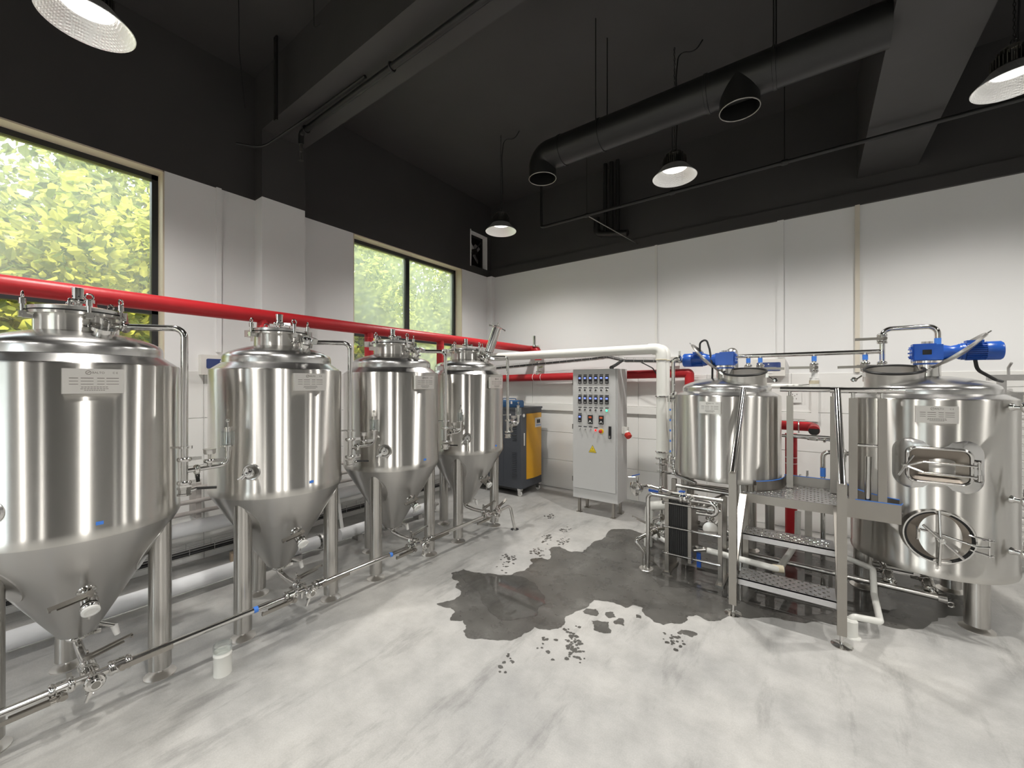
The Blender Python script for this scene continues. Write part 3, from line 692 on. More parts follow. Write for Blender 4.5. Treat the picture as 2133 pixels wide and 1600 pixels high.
for y in (-.3, 1.0, 2.3, 3.6): MB().bx(-4.488, y-.015, .293, -4.21, y+.015, .313).obj('bracket', 'galvanised', cw, smooth=False)
def floor_pipe(label, y0, y1, flange):
    p = thing('floor_pipe', label, 'pipe', (-3.78, (y0+y1)/2, 0), 'white floor pipes behind the tanks')
    MB().cyl((-3.78, y0, .10), (-3.78, y1, .10), .056, n=20).obj('pipe', 'white_foam', p)
    for y in flange:
        f = MB(); f.cyl((-3.78, y-.008, .10), (-3.78, y+.008, .10), .072, n=20)
        for a in range(0, 360, 45): f.cyl((-3.78+.06*math.cos(R(a)), y-.022, .10+.06*math.sin(R(a))), (-3.78+.06*math.cos(R(a)), y+.022, .10+.06*math.sin(R(a))), .007, n=6)
        f.cyl((-3.78, y, .10), (-3.78, y+.10, .10), .022, n=12)
        f.obj('flange', 'galvanised', p)
    for y in (y0+.2, (y0+y1)/2, y1-.2): MB().bx(-3.83, y-.03, 0, -3.73, y+.03, .05).obj('support', 'galvanised', p, smooth=False)
floor_pipe('longer white insulated pipe lying along the floor behind the two nearest tanks', -1.0, 2.03, [2.05])
floor_pipe('short white insulated pipe with bolted flange on the floor behind the two far tanks', 2.25, 3.45, [3.47])
st_ = thing('pipe_stub', 'short white plastic pipe stub with clear cap standing out of the floor', 'pipe', (-2.624, .869, 0))
MB().lathe([(0,0),(.043,0),(.043,.105),(.0445,.107),(.0445,.112),(.043,.114),(.043,.128),(.039,.128),(.039,.1),(0,.1)], 24, (-2.624, .869, 0)).obj('pipe', 'white_pvc', st_)
b = MB(); b.lathe([(.0445,.125),(.0445,.165),(.042,.165),(.042,.125)], 24, (-2.624, .869, 0)); b.lathe([(.042,.155),(0,.157)], 24, (-2.624, .869, 0)); b.obj('clear_cap', 'clear_glass', st_)

# ------------------------------------------------------------------ rack rails and cable trays
rk = thing('pipe_rack', 'painted steel tube rack fixed low on the window wall', 'rack', (-4.31, 1.8, 0))
for z in (.698, .586, .49): MB().cyl((-4.305, -1.0, z), (-4.305, 4.4, z), .018, n=12).obj('rail', 'rail_paint', rk)
for y in (.55, 1.25, 2.5, 3.7): MB().bx(-4.488, y-.02, .43, -4.315, y+.02, .74).obj('bracket', 'rail_paint', rk, smooth=False)
def cable_tray(label, pts, w, h, step, loc, vertical=False):
    """welded wire cable tray with a bundle of black cables"""
    p = thing('cable_tray', label, 'cable tray', loc); P = [V(q) for q in pts]
    wr_ = MB(); cb = MB()
    for A, B in zip(P, P[1:]):
        d = (B-A); L = d.length; d.normalize(); s = V((0,0,1)).cross(d).normalized(); u = V((0,0,1))
        for off, z in ((-w/2, h), (-w/2, h*.5), (-w/2, 0), (0, 0), (w/2, 0), (w/2, h*.5), (w/2, h)): wr_.cyl(A+s*off+u*z, B+s*off+u*z, .0022, n=5)
        k = int(L/step)
        for i in range(k+1):
            c = A+d*(i*step); wr_.tube([c+s*(-w/2)+u*h, c+s*(-w/2), c+s*(w/2), c+s*(w/2)+u*h], .0022, n=5)
    for j in range(5): cb.tube([q+V((0,0,.014+.012*(j % 2)))+(V((0,1,0)) if abs((P[1]-P[0]).x) > .5 else V((1,0,0)))*(-.03+.015*j) for q in P], .011, .1, n=6)
    wr_.obj('wire_basket', 'galvanised', p); cb.obj('cable_bundle', 'black_cable', p)
    return p
cable_tray('wire cable tray with black cables at the foot of the window wall', [(-4.27, -1.0, .145), (-4.27, 4.9, .145)], .09, .085, .18, (-4.27, 2, 0))
ct = cable_tray('wire cable tray with black cables along the back wall above the cabinet', [(-4.3, 5.30, 1.84), (-2.45, 5.30, 1.94), (-2.2, 5.2, 1.95), (-1.95, 5.14, 1.885), (-1.25, 5.25, 1.86), (-.9, 5.25, 1.86)], .12, .055, .12, (-2.6, 5.3, 0))
b = MB(); b.tube([(-1.75, 5.15, 1.88), (-1.6, 5.15, 1.80), (-1.55, 5.2, 1.70)], .008, .05, n=6); b.tube([(-1.98, 5.1, 1.90), (-1.98, 4.9, 1.84), (-1.98, 4.74, 1.80)], .02, .05, n=8); b.obj('drop_cable', 'black_cable', ct)
# odds and ends by the window wall
ps = MB().ob((-4.05, 2.42, .20), (.30, -.02, -1.0), (0,1,0), (.22,.016,.006)); tag(ps.obj('plastic_strip', 'white_plastic', None, smooth=False), 'flat white plastic strip leaning behind the third tank', 'strip')
tag(MB().ob((-4.22, 1.55, .035), (.2,1,0), (1,0,0), (.09,.04,.035)).obj('wood_block', 'wood', None, smooth=False), 'small pale wood block on the floor by the window wall', 'block')

# ------------------------------------------------------------------ steam generator and toolbox
GX0, GX1, GY0, GY1 = -4.25, -3.315, 4.715, 5.27
sg = thing('steam_generator', 'grey and yellow steam generator on castors in the back corner', 'machine', ((GX0+GX1)/2, (GY0+GY1)/2, 0))
MB().bx(GX0, GY0, .11, GX1, GY1, 1.235).obj('body', 'generator_grey', sg, smooth=False)
MB().bx(GX0-.01, GY0-.012, 1.235, GX1+.012, GY1+.01, 1.262).obj('top_plate', 'generator_grey', sg, smooth=False)
MB().bx(GX0+.03, GY0-.006, .17, GX1-.30, GY0, 1.18).obj('side_panel', 'generator_grey', sg, smooth=False)
b = MB(); y0, y1 = GY0+.145, GY1-.01; N = 8
pts = [(0,.0)] + [(.004+.022*math.sin(math.pi*i/N), (y1-y0)*i/N) for i in range(N+1)] + [(0, y1-y0)]
b.prism(pts, (1,0,0), (0,1,0), (GX1, y0, .225), .945); dy = b.obj('front_door', 'generator_yellow', sg, angle=30)
b = MB(); b.bx(GX1, GY0, .11, GX1+.012, GY0+.13, 1.235); b.obj('front_pillar', 'generator_grey', sg, smooth=False)
b = MB(); b.bx(GX1+.012, GY0+.055, .72, GX1+.018, GY0+.085, .90); b.obj('lock_plate', 'chrome', sg, smooth=False)
b = MB(); b.ring((GX1+.013, GY0+.065, 1.15), (1,0,0), .022, .004, 18, 6); b.lathe([(0,0),(.02,0),(.02,.006),(0,.006)], 16, (GX1+.012, GY0+.065, 1.15), (1,0,0)); b.obj('pressure_dial', 'chrome', sg)
b = MB(); b.bx(GX1+.018, y0+.19, .96, GX1+.030, y0+.36, 1.10); dpn = b.obj('display_panel', 'box_white', sg, smooth=False)
MB().bx(GX1+.030, y0+.235, 1.02, GX1+.032, y0+.325, 1.075).obj('screen', 'panel_black', dpn, smooth=False)
MB().bx(GX1+.030, y0+.21, .985, GX1+.0315, y0+.34, .995).obj('key_row', 'blue_tape', dpn, smooth=False)
lv = MB()
for x in (GX1-.10, GX1-.40, GX1-.70):
    for k in range(15): lv.ob((x, GY0-.004, .26+.026*k), (1,0,0), (0,-.5,1), (.036,.007,.003))
    for k in range(12): lv.ob((x, GY0-.004, .80+.026*k), (1,0,0), (0,-.5,1), (.036,.007,.003))
lv.obj('louvres', 'generator_grey', sg, smooth=False, kind='stuff')
MB().bx(GX0+.05, GY0+.04, .07, GX1-.05, GY1-.04, .11).obj('plinth', 'black_plastic', sg, smooth=False)
for x in (GX0+.08, GX1-.03):
    for y in (GY0+.03, GY1-.05):
        b = MB(); b.bx(x-.03, y-.025, .085, x+.03, y+.025, .112); b.bx(x-.025, y-.02, .035, x+.025, y-.014, .09); b.bx(x-.025, y+.014, .035, x+.025, y+.02, .09); c_ = b.obj('castor', 'chrome', sg, smooth=False)
        MB().cyl((x, y-.012, .032), (x, y+.012, .032), .032, n=18).obj('wheel', 'white_plastic', c_)
tb = thing('toolbox', 'small blue metal toolbox on top of the steam generator', 'toolbox', (-3.62, 4.86, 1.262))
b = MB(); b.prism([(-.075,0),(.075,0),(.078,.075),(.05,.10),(-.05,.10),(-.078,.075)], (0,1,0), (0,0,1), (-3.83, 4.86, 1.262), .42); b.obj('case', 'blue_toolbox', tb, smooth=False)
MB().tube([(-3.74, 4.86, 1.36), (-3.74, 4.86, 1.385), (-3.50, 4.86, 1.385), (-3.50, 4.86, 1.36)], .006, .015, n=8).obj('handle', 'blue_toolbox', tb)
b = MB(); b.ob((-3.74, 4.783, 1.33), (1,0,0), (0,0,1), (.015,.02,.004)); b.ob((-3.52, 4.783, 1.33), (1,0,0), (0,0,1), (.015,.02,.004)); b.obj('latch', 'chrome', tb, smooth=False)

# ------------------------------------------------------------------ control cabinet
CX0, CX1, CY0, CY1 = -2.408, -1.826, 4.575, 4.87
cc = thing('control_cabinet', 'tall light grey control cabinet with rows of temperature controllers', 'cabinet', ((CX0+CX1)/2, (CY0+CY1)/2, 0))
MB().bx(CX0, CY0, .19, CX1, CY1, 1.78).obj('body', 'cabinet_grey', cc, smooth=False)
dr_ = MB().bx(CX0+.006, CY0-.016, .315, CX1-.02, CY0-.002, 1.772).obj('door', 'cabinet_grey', cc, smooth=False)
for x, y in ((CX0+.06, CY0+.055), (CX1-.075, CY0+.055), (CX0+.06, CY1-.02), (CX1-.075, CY1-.02)):
    b = MB(); b.bx(x-.015, y-.015, .008, x+.015, y+.015, .19); b.bx(x-.03, y-.03, 0, x+.03, y+.03, .008); b.obj('leg', 'stair_steel', cc, smooth=False)
FY = CY0-.016
def cxs(i): return -2.305+.0707*i
def controller(x, z, glow='display_blue'):
    c_ = MB().bx(x-.021, FY-.010, z-.047, x+.021, FY, z+.045).obj('temperature_controller', 'panel_black', cc, smooth=False)
    MB().bx(x-.014, FY-.0112, z+.008, x+.014, FY-.010, z+.030).obj('display', glow, c_, smooth=False)
    b = MB()
    for k in range(3): b.bx(x-.013+.010*k, FY-.0115, z-.034, x-.006+.010*k, FY-.010, z-.027)
    b.obj('keys', 'cabinet_grey', c_, smooth=False)
    MB().bx(x-.022, FY-.002, z+.051, x+.022, FY, z+.063).obj('label_strip', 'label_strip', cc, smooth=False)
def selector(x, z, cap='panel_black'):
    b = MB(); b.lathe([(0,0),(.0135,0),(.0135,.006),(.0115,.008),(0,.008)], 18, (x, FY, z), (0,-1,0)); k = b.obj('selector_switch', 'chrome', cc)
    b = MB(); b.ob((x, FY-.016, z), (.5,0,1), (0,1,0), (.010,.009,.004)); b.obj('knob', cap, k)
    MB().bx(x-.022, FY-.002, z+.023, x+.022, FY, z+.034).obj('label_strip', 'label_strip', cc, smooth=False)
for i in range(6):
    controller(cxs(i), 1.653); controller(cxs(i), 1.407); selector(cxs(i), 1.526)
    if i < 5: selector(cxs(i), 1.285)
controller(cxs(0), 1.178)
for i in range(3): selector(cxs(i), 1.05, 'cabinet_grey')
for x, z, m, cap in ((cxs(5), 1.285, 'green_light', 'chrome'), (cxs(3), 1.042, 'red_light', 'chrome')):
    b = MB(); b.lathe([(0,0),(.016,0),(.016,.006),(.013,.008),(0,.008)], 18, (x, FY, z), (0,-1,0)); k = b.obj('indicator_lamp', cap, cc)
    MB().lathe([(.012,.008),(.012,.014),(.008,.018),(0,.019)], 16, (x, FY, z), (0,-1,0)).obj('lens', m, k)
    MB().bx(x-.022, FY-.002, z+.026, x+.022, FY, z+.037).obj('label_strip', 'label_strip', cc, smooth=False)
b = MB(); b.lathe([(0,0),(.028,0),(.028,.006),(0,.006)], 24, (cxs(4), FY, 1.035), (0,-1,0)); k = b.obj('emergency_stop', 'warning_yellow', cc)
MB().lathe([(.010,.006),(.010,.018),(.021,.022),(.021,.032),(.014,.037),(0,.038)], 24, (cxs(4), FY, 1.035), (0,-1,0)).obj('button', 'red_plastic', k)
for i in (2, 4):
    x = cxs(i); k = MB().bx(x-.030, FY-.012, 1.118, x+.030, FY, 1.222).obj('drive_keypad', 'panel_black', cc, smooth=False)
    MB().bx(x-.018, FY-.0132, 1.185, x+.018, FY-.012, 1.208).obj('display', 'display_orange', k, smooth=False)
    b = MB(); b.cyl((x, FY-.012, 1.148), (x, FY-.020, 1.148), .011, n=14)
    for q in (-.017, .017): b.bx(x+q-.005, FY-.0135, 1.13, x+q+.005, FY-.012, 1.14)
    b.obj('keypad_knob', 'cabinet_grey', k)
b = MB(); b.bx(-1.927, FY-.014, .955, -1.897, FY, 1.10); k = b.obj('door_handle', 'panel_black', cc, smooth=False)
MB().bx(-1.921, FY-.016, .962, -1.905, FY-.014, .99).obj('lock', 'chrome', k, smooth=False)
x, z = -2.137, .80
MB().prism([(-.053,-.032),(.053,-.032),(0,.062)], (1,0,0), (0,0,1), (x, FY, z), .0016).obj('warning_sign', 'engraving', cc, smooth=False)
MB().prism([(-.046,-.028),(.046,-.028),(0,.054)], (1,0,0), (0,0,1), (x, FY-.0016, z), .0006).obj('warning_sign', 'warning_yellow', cc, smooth=False)
MB().prism([(.004,.036),(-.007,.016),(-.001,.017),(-.004,.0),(.008,.020),(.002,.019)], (1,0,0), (0,0,1), (x, FY-.0022, z), .0004).obj('lightning_mark', 'engraving', cc, smooth=False)
lettering('lettering', '有电危险', 'engraving', cc, (x, FY-.0024, z-.015), (1,0,0), (0,0,1), .016)
for z in (.42, 1.07, 1.62): MB().bx(CX0-.006, FY, z-.03, CX0+.008, FY+.012, z+.03).obj('hinge', 'dark_steel', cc, smooth=False)
b = MB(); b.ob((CX1+.03, 4.74, 1.045), (0,1,0), (0,0,1), (.036,.040,.03)); b.lathe([(.036,0),(.036,.03)], 20, (CX1+.045, 4.73, 1.02), (.6,-.35,-.5)); k = b.obj('plug_socket', 'box_white', cc)
MB().lathe([(0,.0),(.036,.0),(.039,.012),(.036,.05),(.027,.055),(0,.05)], 22, (CX1+.058, 4.72, 1.005), (.6,-.35,-.55)).obj('socket_cap', 'red_plastic', k)
MB().cyl((CX1-.11, CY0+.10, 1.78), (CX1-.11, CY0+.10, 1.82), .02, n=12).obj('cable_gland', 'black_plastic', cc)

# ------------------------------------------------------------------ the two brewing vessels
def disc_lid(parent, hinge, d, ang, r):
    """dished open lid, hinged at `hinge`, tipping over towards d"""
    d = V(d).normalized(); u = d*math.cos(R(ang))+V((0,0,1))*math.sin(R(ang)); n_ = d.cross(V((0,0,1))); nn = u.cross(n_).normalized()
    if nn.dot(d) < 0: nn = -nn
    c = V(hinge)+u*(r+.02); b = MB()
    b.lathe([(r,-.012),(r+.004,0),(r,.006),(r*.9,.004),(r*.6,.020),(r*.25,.030),(0,.032),(0,.028),(r*.25,.026),(r*.6,.016),(r*.88,.0),(r*.94,-.012),(r,-.012)], 40, c, nn)
    o = b.obj('lid', 'satin_steel', parent)
    b = MB(); b.ob(V(hinge)+u*.012, u, n_, (.03,.022,.006)); b.cyl(V(hinge)-n_*.035, V(hinge)+n_*.035, .009, n=10); b.obj('hinge', 'polished_steel', o)
    b = MB(); e = c+u*r; b.ob(e+u*.012, u, n_, (.016,.012,.004)); b.obj('catch', 'polished_steel', o); return o
def gear_motor(parent, c, d, top):
    """blue agitator drive lying on its stand; d = direction of the motor"""
    d = V(d).normalized(); c = V(c); up = V((0,0,1)); s = d.cross(up)
    b = MB(); b.cyl((c.x, c.y, top), (c.x, c.y, c.z-.07), .072, n=28); b.cyl((c.x, c.y, c.z-.078), (c.x, c.y, c.z-.062), .088, n=28); st = b.obj('drive_stand', 'polished_steel', parent)
    b = MB(); b.ob(c, d, up, (.075,.056,.056)); b.ob(c-d*.02, d, up, (.062,.064,.045)); b.lathe([(0,0),(.060,0),(.060,.012),(.075,.016),(.075,.028),(.0,.028)], 24, c-up*.062, -up)
    b.lathe([(0,-.01),(.045,-.01),(.05,.0),(.05,.012),(0,.012)], 20, c-d*.075, -d)
    for k in range(8): b.cyl(c-d*.075+s*(.04*math.cos(k*.785))+up*(.04*math.sin(k*.785)), c-d*.098+s*(.04*math.cos(k*.785))+up*(.04*math.sin(k*.785)), .006, n=6)
    b.lathe([(.056,.07),(.052,.09),(.043,.12),(.050,.15),(.056,.16),(.056,.175),(0,.175)], 24, c, d)
    g = b.obj('gearbox', 'blue_paint', parent, angle=30)
    b = MB()
    for q in (-.03, 0, .03): b.cyl(c+d*q*.7+up*.05, c+d*q*.7+up*.083, .010, n=10)
    b.obj('breather_caps', 'satin_steel', g)
    b = MB(); b.ob(c+s*.0655-d*.01, d, up, (.024,.018,.001)); b.obj('type_plate', 'panel_black', g, smooth=False)
    b = MB(); b.lathe([(0,.172),(.060,.172),(.060,.188),(.053,.192),(.053,.29),(0,.29)], 28, c, d)
    for k in range(28):
        a = 2*math.pi*k/28
        if abs(math.cos(a)) < .3 and math.sin(a) > 0: continue
        rr = s*math.cos(a)+up*math.sin(a); b.ob(c+d*.243+rr*.056, d, rr, (.050,.008,.0022))
    b.ob(c+d*.235+up*.060, d, up, (.042,.016,.036)); mo = b.obj('motor', 'blue_paint', parent, angle=30)
    b = MB(); b.lathe([(0,.288),(.063,.288),(.065,.294),(.065,.358),(.058,.368),(.0,.368)], 32, c, d); b.obj('fan_cover', 'blue_paint', mo)
    return g
def vessel(name, label, cx, cy, zb, side, legs, lr):
    t = thing(name, label, 'tank', (cx, cy, 0)); o2 = (cx, cy, 0); r = .44
    MB().lathe([(r-.05,zb+.01),(r-.018,zb),(r-.004,zb+.006),(r,zb+.02),(r,zb+.055),(r-.0015,zb+.058),(r-.0015,1.485),(r-.004,1.496),(r-.014,1.502)], 96, o2).obj('shell', 'brushed_steel', t)
    MB().lathe([(0,zb+.03),(.2,zb+.02),(r-.03,zb+.004)], 64, o2).obj('bottom', 'satin_steel', t)
    MB().lathe([(r-.014,1.502),(.368,1.532)], 96, o2).obj('shoulder', 'dome_steel', t, angle=60)
    MB().lathe([(.366,1.525),(.366,1.562),(.360,1.580),(.340,1.596),(.30,1.612),(.22,1.638),(.12,1.655),(0,1.66)], 96, o2).obj('dome', 'dome_steel', t, angle=60)
    for a in legs:
        p = pol(lr, a, 0, (cx, cy)); leg_with_foot(t, p.x, p.y, zb+.03, .06, .085, .03)
    nm = (.17 if side > 0 else -.195, -.10); mc = V((cx+nm[0], cy+nm[1], 0)); mr = .166
    tl = V((0,-math.sin(R(13)),math.cos(R(13)))); rc = mc+V((0,0,1.708))
    b = MB(); b.lathe([(mr,-.15),(mr,-.004),(mr-.006,-.004),(mr-.006,-.15)], 56, rc, tl); nk = b.obj('manhole_neck', 'satin_steel', t)
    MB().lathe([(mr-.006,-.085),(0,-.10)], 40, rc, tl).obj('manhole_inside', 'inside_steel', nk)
    MB().ring(rc, tl, mr, .0095, 56, 8).obj('gasket', 'black_rubber', nk)
    hd = V((-side, 0, 0)); disc_lid(t, mc+hd*(mr+.02)+V((0,0,1.70)), hd, 47 if side > 0 else 41, .175)
    b = MB(); e = mc-hd*(mr+.004)+V((0,-.02,1.672)); b.cyl(e, e-hd*.055+V((0,-.02,-.045)), .006, n=8); k = e-hd*.06+V((0,-.02,-.05)); b.lathe([(0,0),(.018,.004),(.022,.014),(.012,.028),(0,.03)], 16, k, V((0,-.5,.8))); b.ob(e, hd, (0,0,1), (.012,.016,.014)); b.obj('lid_latch', 'polished_steel', t)
    gear_motor(t, (cx-.0, cy, 1.832), hd, 1.65)
    nx = V((math.sin(R(0)), -1, 0)) if side < 0 else V((-.12, -.99, 0)).normalized()
    return t
KX, KY = -.647, 4.24
TXM, TYM = .69, 4.25
ket = vessel('brew_kettle', 'shorter steel brew kettle with open lid, left of the steps', KX, KY, .76, 1, (60, 180, 300), .33)
mash = vessel('mash_tun', 'tall steel mash tun with oval manway and open lid at the right', TXM, TYM, .32, -1, (60, 180, 300), .36)
n_ = V((-.10, -.99, 0)).normalized(); nameplate(ket, V((KX, KY, 1.40))+n_*.443, n_, .17, .10)
n_ = V((0, -1, 0)); nameplate(mash, V((TXM-.03, TYM, 1.40))+n_*.440, n_, .20, .11)
# cables of the drives
MB().tube([(KX-.22, KY, 1.90), (KX-.22, KY, 2.00), (KX-.16, KY-.01, 2.03), (KX-.13, KY-.02, 1.93), (KX-.10, KY-.05, 1.75), (KX-.10, KY-.06, 1.64)], .009, .04, n=8).obj('drive_cable', 'black_cable', ket)
MB().tube([(TXM+.24, TYM, 1.78), (TXM+.25, TYM, 1.70), (TXM+.36, TYM+.10, 1.63), (TXM+.44, TYM+.3, 1.62)], .011, .06, n=8).obj('drive_cable', 'black_cable', mash)
# kettle: vent stack and level gauge
b = MB(); b.cyl((KX+.02, KY+.25, 1.60), (KX+.02, KY+.25, 1.90), .055, n=24); b.ball((KX+.02, KY+.25, 1.90), .055, 24); b.obj('vent_stack', 'satin_steel', ket)
gx, gy = -1.113, 4.10
b = MB()
for z in (1.455, .875): b.tube([(KX-.40, gy-.02, z), (gx, gy, z)], .013, n=10); b.clamp((gx+.06, gy, z), (1,0,0), .013, (0,0,1)); b.cyl((gx, gy, z-.03), (gx, gy, z+.03), .017)
b.cyl((gx, gy, .875), (gx, gy, .79), .010); lg = b.obj('level_gauge', 'polished_steel', ket)
MB().cyl((gx, gy, .90), (gx, gy, 1.43), .011, n=14).obj('gauge_glass', 'clear_glass', lg)
for z in (.95, 1.05, 1.15, 1.25, 1.35): MB().ob((gx+.012, gy-.014, z), (1,0,0), (0,0,1), (.007,.010,.001)).obj('gauge_mark', 'blue_tape', lg, smooth=False)
b = MB(); b.tube([(-1.02, 4.15, 1.845), (-1.09, 4.15, 1.845), (-1.09, 4.15, .80), (-1.06, 4.12, .72), (-.86, 4.05, .68)], .017, .05, n=12)
b.clamp((-1.03, 4.15, 1.845), (1,0,0), .017, (0,0,1)); b.tube([(-1.09, 4.15, 1.46), (-.98, 4.18, 1.46)], .010, n=8); b.clamp((-1.09, 4.15, 1.50), (0,0,1), .017)
for k in range(4): b.clamp((-1.08, 4.14, .88-.05*k), (0,0,1), .02, (-1,(-1)**k,0))
b.obj('wash_pipe', 'polished_steel', ket)
# mash tun doors
def rrect(w, h, r, n=6):
    P = []
    for cx_, cy_, a0 in ((w-r, h-r, 0), (-w+r, h-r, 90), (-w+r, -h+r, 180), (w-r, -h+r, 270)):
        P += [(cx_+r*math.cos(R(a0+90*i/n)), cy_+r*math.sin(R(a0+90*i/n))) for i in range(n+1)]
    return P
fx, fy = TXM-.02, TYM-.44
def shell_y(x, r=.4385): return TYM-math.sqrt(max(0, r*r-(x-TXM)**2))
def on_shell(P, o, off):
    return [V((fx+p[0], shell_y(fx+p[0])-off, o+p[1])) for p in P]
zc = 1.065
b = MB(); A = on_shell(rrect(.215,.17,.09,8), zc, .001); B = on_shell(rrect(.195,.155,.08,8), zc, .010); C_ = on_shell(rrect(.155,.118,.05,8), zc, .012); n = len(A)
b.add(A+B+C_, [(i, n+i, n+(i+1) % n, (i+1) % n) for i in range(n)] + [(n+i, 2*n+i, 2*n+(i+1) % n, n+(i+1) % n) for i in range(n)]); dr1 = b.obj('door_collar', 'dome_steel', mash, angle=25)
yd = fy-.022
b = MB(); P3 = [V((fx+p[0], yd, zc+p[1])) for p in rrect(.147,.112,.045,8)]; b.tube(P3, .010, n=8, closed=True)
n = len(P3); P4 = [V((p.x, shell_y(p.x)+.01, p.z)) for p in P3]; b.add(P3+P4, [(i, (i+1) % n, n+(i+1) % n, n+i) for i in range(n)]); b.obj('door_frame', 'polished_steel', dr1)
b = MB(); O = [V((fx+p[0], yd+.006, zc+p[1])) for p in rrect(.137,.102,.04,8)]; I = [V((fx-.005+p[0], yd+.028, zc-.012+p[1])) for p in rrect(.085,.045,.012,8)]; n = len(O)
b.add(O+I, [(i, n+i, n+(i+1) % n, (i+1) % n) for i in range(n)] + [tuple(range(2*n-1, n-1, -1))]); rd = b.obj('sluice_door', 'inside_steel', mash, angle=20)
b = MB()
for z in (zc+.022, zc-.048): b.tube([(fx-.16, yd-.020, zc-.012), (fx-.075, yd-.014, z), (fx+.175, yd-.016, z-.004)], .0075, .02, n=8); b.cyl((fx+.175, yd-.016, z-.022), (fx+.175, yd-.016, z+.014), .011, n=10)
b.tube([(fx-.16, yd-.02, zc-.012), (fx-.12, yd-.01, zc+.06)], .006, n=8); b.tube([(fx-.16, yd-.02, zc-.012), (fx-.075, yd-.012, zc+.022)], .006, n=8)
b.cyl((fx-.165, yd-.05, zc-.012), (fx-.165, yd+.02, zc-.012), .013, n=12); b.tube([(fx-.165, yd-.045, zc-.012), (fx-.20, yd-.055, zc-.075)], .007, n=8)
b.cyl((fx+.175, yd-.014, zc-.075), (fx+.175, yd-.014, zc+.05), .007, n=8)
for z in (zc+.05, zc-.075): b.cyl((fx+.15, yd+.01, z), (fx+.185, yd-.018, z), .008, n=8)
b.obj('door_yoke', 'polished_steel', rd)
zc = .60; R0 = .168; b = MB(); ax = V((0,-1,0)); c = V((fx, fy+.05, zc))
b.lathe([(R0+.025,-.10),(R0+.012,.035),(R0+.004,.062),(R0+.004,.068),(R0-.004,.068),(R0-.004,-.05)], 56, c, ax); mw = b.obj('manway_ring', 'polished_steel', mash)
b = MB(); b.lathe([(R0-.004,.046),(R0-.022,.048)], 48, c, ax, 0); b.obj('manway_gasket', 'black_rubber', mw)
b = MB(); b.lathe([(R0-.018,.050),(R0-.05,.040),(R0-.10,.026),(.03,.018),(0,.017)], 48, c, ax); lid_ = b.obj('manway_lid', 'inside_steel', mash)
b = MB(); y_ = fy-.035; b.tube([(fx+.0, y_+.004, zc+R0+.006), (fx+.0, y_-.03, zc), (fx, y_+.004, zc-R0-.012)], .0085, .05, n=10); b.obj('crossbar', 'polished_steel', lid_)
b = MB(); b.cyl((fx, y_-.02, zc), (fx, y_-.075, zc), .016, n=16); b.ring((fx, y_-.076, zc), (0,1,0), .014, .003, 14, 6)
b.tube([(fx-.085, y_-.06, zc+.085), (fx+.095, y_-.06, zc-.095)], .0085, n=10); b.obj('hand_wheel', 'polished_steel', lid_)
b = MB(); b.tube([(fx-.09, y_+.012, zc+.035), (fx+.02, y_+.006, zc+.02), (fx+.16, y_-.03, zc-.012), (fx+.215, y_-.015, zc-.008)], .008, .03, n=10); b.cyl((fx+.215, y_-.012, zc-.07), (fx+.215, y_-.012, zc+.045), .006, n=8)
for z in (zc+.032, zc-.06): b.tube([(fx+.14, fy+.0, z+.006), (fx+.215, y_-.012, z), (fx+.235, y_-.012, z)], .007, n=8)
b.tube([(fx-.105, y_+.02, zc+.05), (fx-.105, y_-.012, zc+.05), (fx-.105, y_-.012, zc-.03), (fx-.105, y_+.02, zc-.03)], .005, .012, n=8)
b.obj('lid_arm', 'polished_steel', lid_)
# mash tun: right-hand ports with level gauge
n_ = pol(1, -40); g0 = V((TXM, TYM, 0))+n_*.62
for z, L in ((1.453, .30), (.868, .34), (.54, .34)):
    b = MB(); c = V((TXM, TYM, z)); b.lathe([(.035,-.02),(.022,.02),(.017,.03),(.017,L-.0)], 16, c+n_*.43, n_); b.clamp(c+n_*.50, n_, .018, (0,0,1)); b.clamp(c+n_*.58, n_, .018, (0,-.3,-1))
    if z < .6: b.cyl(g0+V((0,0,.50)), g0+V((0,0,.60)), .018); b.lathe([(0,0),(.04,0),(.04,.012),(0,.012)], 20, g0+V((0,0,.585)))
    elif z < 1: b.cyl(g0+V((0,0,.82)), g0+V((0,0,.90)), .018)
    pg = b.obj('side_port', 'polished_steel', mash)
MB().cyl(g0+V((0,0,.595)), g0+V((0,0,.82)), .014, n=14).obj('gauge_glass', 'clear_glass', pg)
for z in (.64, .69, .74, .79): MB().ob(g0+V((-.01,-.016,z)), (1,.3,0), (0,0,1), (.014,.005,.001)).obj('gauge_mark', 'blue_tape', pg, smooth=False)
b = MB(); c = V((TXM, TYM, .93)); b.tube([c+n_*.52+V((0,0,.12)), c+n_*.56, c+n_*.80+V((0,0,.10))], .016, .02, n=10); b.obj('spray_arm', 'polished_steel', pg)

# ------------------------------------------------------------------ pipes over and under the vessels
tpz, tpy = 1.872, 4.56
tp = thing('transfer_pipe', 'horizontal steel pipe with lever valves joining the tops of both vessels', 'pipe', (.1, tpy, 0))
MB().tube([(-.62, tpy, tpz), (.475, tpy, tpz)], .0195, n=14).obj('pipe', 'polished_steel', tp)
MB().tube([(.475, tpy, 1.72), (.475, tpy, 2.055), (.80, tpy, 2.055), (.80, tpy, 1.58)], .0195, .06, n=14, k=8).obj('loop_pipe', 'polished_steel', tp)
def hang_valve(x, z1, hd_, L=.18, tape=True):
    b = MB(); b.cyl((x, tpy, tpz), (x, tpy, z1), .0185, n=14); o = b.obj('drop_pipe', 'polished_steel', tp)
    if tape: MB().lathe([(.0192,-.022),(.0192,.022)], 14, (x, tpy, tpz-.045)).obj('tape_mark', 'blue_tape', o)
    butterfly(tp, (x, tpy, tpz-.125), (0,0,1), .0185, hd_, (.25,-1,0), length=L)
